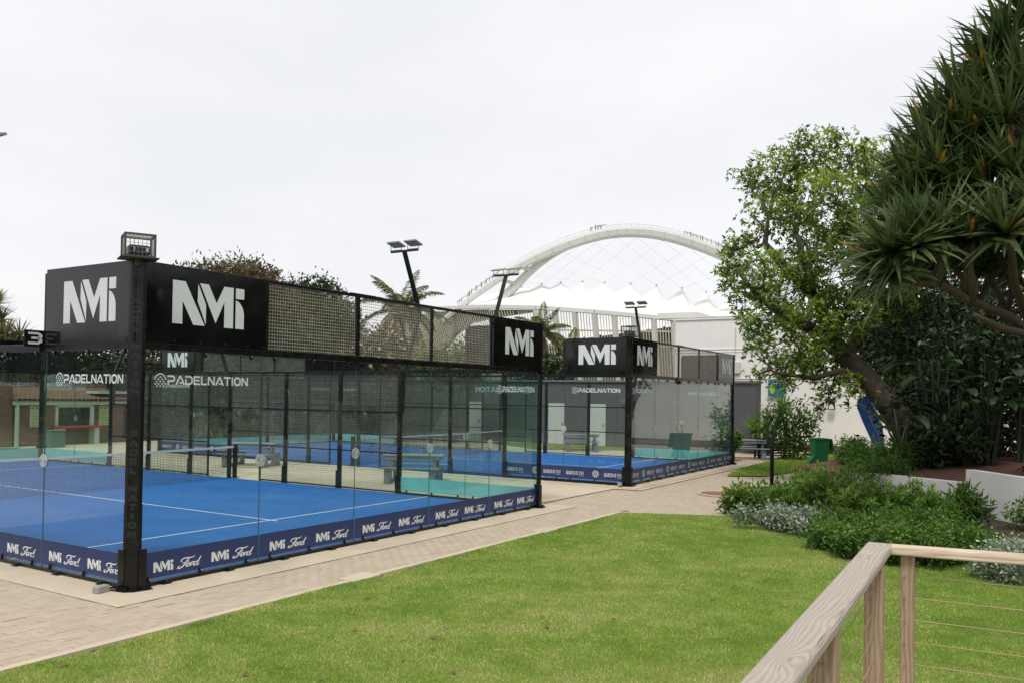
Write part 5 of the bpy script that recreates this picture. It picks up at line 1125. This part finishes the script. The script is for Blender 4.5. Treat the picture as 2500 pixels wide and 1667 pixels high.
blobtree('old_tree', 'dense dark tree filling in below the large brown crown', 'tree', 44.5, [(500, 800, 70), (570, 790, 70), (640, 790, 65), (700, 810, 60), (750, 840, 50), (600, 850, 60)], 700, 13, .30, .15, L_DARK, gnd(650, 44.5), .3, tint=(.0, .6), dj=.8)
# hedge of dark trees and shrubs behind the far ends of the courts
hb = [((360, 870, 70), 'leftmost dark tree behind the farther court'), ((440, 860, 75), 'dark tree behind the NMi board at the far court end'), ((530, 880, 75), 'dark tree behind the near court net post'), ((620, 880, 75), 'dark tree behind the middle of the court mesh'), ((710, 890, 75), 'dark tree left of the cream flowering bush'), ((800, 900, 65), 'dark tree below the cream flowering bush'), ((880, 890, 60), 'dark tree below the queen palm')]
hb += [((285, 850, 60), 'dark tree behind the right end of the brick kiosk'), ((180, 845, 55), 'dark tree behind the brick kiosk roof'), ((60, 850, 55), 'dark tree at the left edge behind the court'), ((-50, 850, 60), 'dark tree beyond the left edge behind the court')]
for i, ((x, y, r), lb) in enumerate(hb): blobtree('hedge_tree', lb, 'tree', 45.5, [(x, y, r), (x - 35, y + 45, r * .75), (x + 35, y + 40, r * .75), (x, y + 80, r * .8)], 330, 12, .34, .14, [L_OLIVE, L_DARK, L_DARK][i % 3], gnd(x * 1.063, 45.5), .2, 'dark trees behind the courts', tint=(.05, .75), dj=1.2)
blobtree('flowering_bush', 'cream flowering bush beside the queen palm trunk', 'shrub', 46, [(850, 800, 28), (890, 790, 28), (925, 800, 26), (870, 840, 35), (920, 845, 35), (850, 770, 16), (905, 770, 14)], 260, 10, .26, .12, L_OLIVE, gnd(940, 46), .12, tint=(.2, .8), extra=(420, L_FLOW, .24), dj=.6)
blobtree('round_bush', 'yellow green bush right of the queen palm', 'shrub', 44, [(985, 830, 28), (1030, 820, 28), (1075, 815, 28), (1110, 815, 22), (1010, 860, 34), (1070, 860, 34)], 330, 10, .26, .12, leafmat('yellowgreen_leaf', (.05, .075, .015), (.12, .16, .03), (.24, .27, .06), .35), gnd(1110, 44), .12, dj=.6)
blobtree('round_bush', 'bush under the coconut palm left of the farther court', 'shrub', 48, [(1255, 840, 22), (1290, 850, 24), (1270, 880, 30), (1215, 860, 26)], 200, 10, .28, .13, L_DARK, gnd(1340, 48), .12, tint=(.3, .9), dj=.6)
# palms
def palm(loc, crown_c, n, L, label, seed, dry=.3, leaflet=.34, name='palm_tree', updir=.55):
    random.seed(seed); base = np.asarray(loc, float); c = np.asarray(crown_c, float); t = empty(name, base, 0, label, 'palm tree', 'palm trees by the stadium')
    mb = MB(); h = c - base; mb.tube([np.zeros(3), h * .4 + np.array([.12, .05, 0]), h * .8 + np.array([.05, 0, 0]), h], [.22, .18, .16, .20], 10); mb.build('trunk', PBARK, t, True)
    P = []; Dd = []; LL = []; T = []; mr = MB()
    for k in range(n):
        a = k * 2.39996 + random.uniform(-.2, .2); f = k / n; el = 1.35 - 1.75 * f + random.uniform(-.2, .2); l_ = L * random.uniform(.8, 1.1) * (1 - .2 * f); d = np.array([math.cos(a) * math.cos(el), math.sin(a) * math.cos(el), math.sin(el)])
        p = c.copy(); pts = [p.copy()]; isdry = f > 1 - dry; ns = 16
        for s_ in range(ns):
            p = p + d * l_ / ns; pts.append(p.copy()); d = d + np.array([0, 0, -.095 - (.04 if isdry else 0)]); d /= np.linalg.norm(d)
            sd = np.cross(d, [0, 0, 1.0]); sd /= max(1e-6, np.linalg.norm(sd)); prof = math.sin(math.pi * min(1, (s_ + 1.5) / (ns + 1))) ** .6
            for sg in (-1, 1):
                for _ in range(9): P.append(p + d * random.uniform(-.5, .5) * l_ / ns); v = sd * sg * .8 + d * .55 + np.array([0, 0, -.55 - (.5 if isdry else 0) + random.uniform(-.25, .25)]); Dd.append(v); LL.append(leaflet * prof * random.uniform(.8, 1.15)); T.append(1.0 if isdry and random.random() < .7 else np.clip(random.gauss(.45 + .25 * (1 - 2 * f), .18), 0, .9))
        mr.tube([q - base for q in pts[::3]], [.035, .03, .022, .015, .01, .008][:len(pts[::3])], 5)
    V, F = leaves(np.array(P), np.array(Dd), np.array(LL), .042); mr.build('frond_stalks', mat('frond_stalk', (.10, .09, .04), .7), t); leaf_obj('fronds', t, base, [(V, F, np.array(T))], L_PALM)
palm(gnd(975, 50), atD(922, 716, 50), 24, 3.2, 'queen palm with drooping part dry fronds left of the stadium', 3, .35, .62)
palm(gnd(1325, 60), atD(1244, 768, 60), 22, 2.7, 'coconut palm in front of the stadium facade', 8, .4, .6)
palm(gnd(1395, 58), atD(1310, 805, 58), 12, 1.7, 'small palm half hidden behind the farther court board', 12, .3, .5)
# rosette trees at the far left edge
base = gnd(10, 40); t = empty('dragon_tree', base, 0, 'spiky rosette tree at the left edge above the court rail', 'tree'); parts = []; mb = MB()
for x, y in ((-10, 700), (15, 770), (45, 775), (-20, 760), (5, 735), (30, 790), (-30, 720)):
    c = atD(x, y, 40 + random.uniform(-.8, .8)); rosette(c, np.array([random.uniform(-.3, .3), random.uniform(-.3, .3), 1]), 60, .95, .035, parts, .12, .1, 2.0); mb.tube([np.array([0, 0, 2.0]), (c - base) * .6 + np.array([0, 0, .5]), c - base], [.16, .11, .08], 6)
mb.tube([np.zeros(3), np.array([0, 0, 2.1])], [.25, .18], 8); mb.build('trunk', PBARK, t, True); leaf_obj('crown', t, base, parts, leafmat('spiky_leaf', (.03, .05, .015), (.09, .12, .035), (.20, .22, .07), .3, .4, (.30, .16, .08)))
# cycad clump and bush beside the bench
blobtree('tall_bush', 'loose tall bush in front of the white wall beside the bench', 'shrub', 35.5, [(1790, 945, 24), (1822, 938, 24), (1848, 962, 24), (1802, 985, 28), (1838, 1008, 26), (1858, 1030, 18), (1778, 1000, 22), (1815, 1035, 24), (1845, 985, 20), (1770, 965, 18)], 200, 9, .22, .08, L_SHRUB, ground(1915, 1112), .07, tint=(.0, .42), spread=.16, dj=.5)
b = ground(1870, 1108); parts = []; t = empty('cycad', b, 0, 'cycad with stiff arching fronds beside the slatted bench', 'plant')
for c in ((0, 0, 1.3), (.6, -.5, 1.9), (-.5, .4, 1.0)): rosette(b + np.array(c), (0, 0, 1), 70, 1.0, .03, parts, .02, .2, 1.9)
MB().tube([(0, 0, 0), (0, 0, 1.3)], .16, 8).tube([(0, 0, 0), (.6, -.5, 1.9)], .10, 8).tube([(0, 0, 0), (-.5, .4, 1.0)], .10, 8).build('trunk', BARK, t); leaf_obj('crown', t, b, parts, L_SHRUB)
dshrub(1775, 34.5, .8, .5, 'low bush behind the farther court right end', L_SHRUB, 120, 10, .2, .08, .03, 'low_bush', None)
random.seed(2)
for i, v in enumerate((5.2, 6.6, 8.2)): pass
# street lamp far behind
b = gnd(670, 62); t = empty('street_lamp', b, 0, 'distant pale T shaped street lamp above the brown tree', 'lamp'); tp = at(670, 664, 62) - b; LP = mat('lamp_post_tan', (.34, .28, .20), .7); MB().tube([(0, 0, 0), tp], .12, 8).build('pole', LP, t); v = np.array([RT[0], RT[1], 0]) * .55; MB().beam(tp - v - np.array([0, 0, .08]), tp + v + np.array([0, 0, .12]), .25, .10).build('lamp_head', LP, t)

# ================================================================== THE STADIUM
SW = mat('stadium_white', (.76, .75, .715), .6, 0, .04, .02); SARCH = mat('arch_paint', (.57, .57, .545), .6, 0, .06, .05, dirt=((.50, .47, .40), .3), dscale=.05); SCOL = mat('facade_concrete', (.58, .57, .53), .8, 0, .1, .05); SFIN = mat('facade_fin', (.56, .54, .48), .8, 0, .1, .05); SFAS = mat('fascia_white', (.70, .70, .70), .5, 0, .03, .02); SSTAND = mat('stand_beige', (.30, .265, .20), .85, 0, .12, .04); SCAB = mat('cable_grey', (.66, .66, .66), .5); SGREY = mat('scaffold_grey', (.25, .25, .25), .6)
def interp(tab, x): xs = [p[0] for p in tab]; return [float(np.interp(x, xs, [p[k] for p in tab])) for k in range(1, len(tab[0]))]
so = at(1450, 965, 470); so[2] = 0
st = empty('stadium', so, 0, 'distant white stadium with tensile roof peaks and a great arch', 'stadium')
FAS = [(1071, 750, 520), (1135, 746.5, 490), (1198, 745, 470), (1318, 748, 452), (1445, 757, 446), (1632, 774, 452), (1800, 797, 475), (1950, 824, 510)]
peaks = [(1120, 738), (1170, 724), (1222, 711), (1273, 702), (1322, 695), (1369, 691), (1422, 689), (1476, 691), (1540, 693.4), (1602.6, 697.7), (1665, 705), (1724, 714), (1785, 724), (1850, 738), (1920, 755)]
val = [1, 2, 4, 7, 11, 16, 20, 24, 30, 35, 38, 38, 38, 36]
# membrane: ridges (to the peaks) and valleys between
cols = []
xs_o = np.linspace(1076, 1940, len(peaks) * 2 - 1)
for i in range(len(peaks) * 2 - 1):
    k = i // 2
    yo, do = interp(FAS, xs_o[i]); o_ = at(xs_o[i], yo, do)
    if i % 2 == 0: x, y = peaks[k]; dv = 0
    else: x = peaks[k][0] * .58 + peaks[k + 1][0] * .42; y = (peaks[k][1] * .58 + peaks[k + 1][1] * .42); dv = val[k]
    rows = []
    for tt_ in np.linspace(0, 1, 9):
        inn = at(x, y + dv * tt_ ** 1.6, do + 62); p = o_ * (1 - tt_) + inn * tt_; p[2] -= (1 - tt_) * tt_ * 5.0; rows.append(p - so)
    cols.append(rows)
mb = MB(); nC = len(cols); V = [p for c in cols for p in c]; mb.add(V, [(c * 9 + r_, (c + 1) * 9 + r_, (c + 1) * 9 + r_ + 1, c * 9 + r_ + 1) for c in range(nC - 1) for r_ in range(8)]); mb.add([at(1071, 749, 520) - so] + cols[0], [(0, r_ + 1, r_ + 2) for r_ in range(8)])
mb.build('roof_membrane', SW, st)
mb = MB(); xs_ = np.linspace(1071, 1950, 45)
pts = [at(x, interp(FAS, x)[0] + 4, interp(FAS, x)[1]) - so for x in xs_]
for i in range(44): mb.beam(pts[i], pts[i + 1], 3.0, 2.0)
mb.build('roof_edge', SFAS, st)
for x, y in peaks[3:13]: # peak masts
    yo, do = interp(FAS, x); p = at(x, y - 1.0, do + 62) - so; MB().box(p, (.8, .8, 1.2)).build('peak_fitting', SARCH, st)
# far side of the roof ring, seen through the facade
mb = MB(); fx = [1385, 1410, 1440, 1470, 1500, 1530, 1560, 1600, 1640, 1690, 1740, 1790]; V = []
for i, x in enumerate(fx): V += [at(x, 800 - (0 if i % 2 == 0 else 20 + i * .6), 640) - so, at(x, 850, 600) - so]
mb.add(V, [(2 * i, 2 * i + 2, 2 * i + 3, 2 * i + 1) for i in range(len(fx) - 1)]); mb.build('far_roof', SW, st)
# facade: columns, fins, inner walls
TOP = [(862, 852, 545), (885, 824, 540), (930, 792, 530), (1000, 770, 525), (1071, 760, 518), (1135, 755, 488), (1198, 753, 469), (1318, 756, 451), (1445, 765, 445), (1632, 782, 451), (1800, 805, 474), (1950, 832, 508)]
def lean(x): return float(np.interp(x, [862, 1000, 1200, 1400, 1700], [.55, .42, .22, .09, .05]))
def fac(x, y, back=0): yt, d = interp(TOP, x); return at(x + lean(x) * (y - yt), y, d + back)
for k in range(6, 16):
    x = 1015 + 48.4 * k
    if x > 1900: break
    yt, d = interp(TOP, x); MB().beam(fac(x, yt + 1) - so, fac(x, 972) - so, 1.9, 1.9).build('column', SCOL, st)
fin_n = 0; x = 868.0
while x < 1660:
    yt, d = interp(TOP, x)
    if abs(((x - 1015) / 48.4) % 1 - 0) > .08: MB().beam(fac(x, yt + 1) - so, fac(x, 972) - so, (.75 if x < 1200 else .34), .4).build('fin', SFIN, st)
    x += 5.4 if x < 1200 else 6.9
for yk in (806, 842):
    mb = MB(); xs_ = np.linspace(1330, 1700, 20); pp = [fac(x, yk + (x - 1330) * .012, 1.5) - so for x in xs_]
    for i in range(19): mb.beam(pp[i], pp[i + 1], .8, .8)
    mb.build('facade_ring', SCOL, st)
# perforated inner shell on the left and the stand behind the facade on the right
def shellpoly(top, bot, back, name, m, cols_=24):
    mb = MB(); V = []
    for i in range(cols_ + 1):
        t_ = i / cols_; a = np.array(interp([(k / (len(top) - 1), *p) for k, p in enumerate(top)], t_)); b = np.array(interp([(k / (len(bot) - 1), *p) for k, p in enumerate(bot)], t_)); V += [fac(a[0], a[1], back) - so, fac(b[0], b[1], back) - so]
    mb.add(V, [(2 * i, 2 * i + 2, 2 * i + 3, 2 * i + 1) for i in range(cols_)]); return mb.build(name, m, st)
shellpoly([(866, 852), (890, 826), (935, 794), (1000, 772), (1071, 762), (1135, 757), (1198, 756)], [(866, 972), (890, 972), (930, 972), (960, 972), (980, 960), (1000, 900), (1130, 792)], 6, 'inner_shell', SSTAND)
shellpoly([(1198, 757), (1260, 757), (1310, 758)], [(1130, 793), (1200, 778), (1310, 762)], 6, 'inner_shell', SSTAND)
shellpoly([(1060, 905), (1200, 868), (1330, 838), (1450, 822), (1560, 808), (1700, 790)], [(1060, 972), (1200, 972), (1330, 972), (1450, 972), (1560, 972), (1700, 972)], 30, 'stand', SSTAND)
for k in range(9): x = 1300 + 40 * k; MB().beam(fac(x, 838 - k * 5, 27) - so, fac(x + 36, 880 - k * 5, 27) - so, .9, .9).build('raker', SGREY, st)
shellpoly([(1330, 870), (1450, 852), (1560, 838), (1700, 822)], [(1330, 874), (1450, 858), (1560, 846), (1700, 830)], 26, 'stand_slot', SGREY)
# arch
AD = 500
def arch(pts, wpx, name, extra=0, dd=0):
    P = []
    n = 60; xs = [p[0] for p in pts]; tt_ = np.linspace(0, 1, len(pts)); tq = np.linspace(0, 1, n)
    X = np.interp(tq, tt_, xs); Y = np.interp(tq, tt_, [p[1] for p in pts]); Wp = np.interp(tq, tt_, wpx)
    for _ in range(6): X[1:-1] = (X[:-2] + 2 * X[1:-1] + X[2:]) / 4; Y[1:-1] = (Y[:-2] + 2 * Y[1:-1] + Y[2:]) / 4
    mb = MB(); V = []; Q = []
    for i in range(n):
        c = at(X[i], Y[i], AD + dd); a = at(X[max(0, i - 1)], Y[max(0, i - 1)], AD + dd); b = at(X[min(n - 1, i + 1)], Y[min(n - 1, i + 1)], AD + dd); d = unit(b - a); nn_ = unit(np.cross(FW, d)) ; nn_ = nn_ if nn_[2] > 0 else -nn_; h = Wp[i] * (AD + dd) / FPX / 2; dp = np.array(FW) * h * .9
        for u_, v_ in ((-.62, -1), (.35, -1), (1, -.35), (1, 1), (-.3, 1), (-1, .2)): V.append(c + nn_ * h * u_ + dp * v_ - so)
        Q.append((c - so, nn_, h, d))
    mb.add(V, [(i * 6 + k, i * 6 + (k + 1) % 6, i * 6 + 6 + (k + 1) % 6, i * 6 + 6 + k) for i in range(n - 1) for k in range(6)] + [tuple(range(6)), tuple((n - 1) * 6 + k for k in range(6))]); mb.build(name, SARCH, st); return Q
top = [(1080, 785), (1115, 757), (1148, 730), (1224, 676), (1280, 642), (1362, 605), (1445, 577), (1490, 569), (1530, 565.5), (1594, 568), (1658, 583), (1725, 606), (1785, 632), (1860, 682), (1940, 762), (2000, 860)]
Q = arch(top, [14, 14, 15, 17, 20, 26, 27, 27, 27, 27, 27, 27, 26, 26, 26, 26], 'arch')
arch([(1205, 750), (1235, 722), (1256, 702), (1283, 674), (1312, 648), (1345, 625), (1380, 607), (1425, 590)], [22, 22, 22, 20, 18, 16, 13, 10], 'arch_leg', 0, 5)
MB().beam(at(1215, 682, AD) - so, at(1262, 694, AD + 5) - so, 2.0, 1.6).build('leg_tie', SARCH, st); MB().beam(at(1268, 650, AD) - so, at(1296, 660, AD + 5) - so, 2.6, 2.4).build('leg_tie', SARCH, st)
mb = MB()
for i in range(3, 58, 2): c, n_, h, d = Q[i]; mb.beam(c - n_ * h * .98 - FW * h * .915, c + n_ * h * .40 - FW * h * .915, .35, .35)
mb.build('panel_joints', mat('arch_joint', (.52, .50, .45), .7), st, kind='stuff')
mb = MB()
for i in range(4, 56): c, n_, h, d = Q[i]; c2, n2_, h2, _ = Q[i + 1]; mb.beam(c + n_ * (h + 1.4), c2 + n2_ * (h2 + 1.2), .11, .11); mb.beam(c + n_ * h, c + n_ * (h + 1.2), .10, .10)
mb.build('arch_handrail', SGREY, st, kind='stuff')
mb = MB(); random.seed(4)
for i in list(range(6, 12)) + [24, 25, 26] + list(range(40, 47)):
    c, n_, h, d = Q[i]
    for k in range(3): p = c + n_ * h + d * random.uniform(-4, 4); mb.beam(p, p + np.array([0, 0, random.uniform(2, 3.4)]), .28, .28); mb.beam(p + np.array([0, 0, 2.0]), p + d * 3 + np.array([0, 0, 2.0]), .22, .22)
mb.build('arch_fittings', SGREY, st, kind='stuff')
QX = np.array([CX + FPX * ((c + so - CAM) @ RT) / ((c + so - CAM) @ FW) for c, *_ in Q])
for i, (x, y) in enumerate(peaks[2:14]):
    yo, do = interp(FAS, x); p = at(x, y, do + 62) - so
    for dx in (-165, 140):
        if not 1190 < x + dx < 1900: continue
        c, n_, h, d = Q[int(np.argmin(abs(QX - x - dx)))]; MB().beam(p, c - n_ * h, .085, .085).build('cable', SCAB, st)
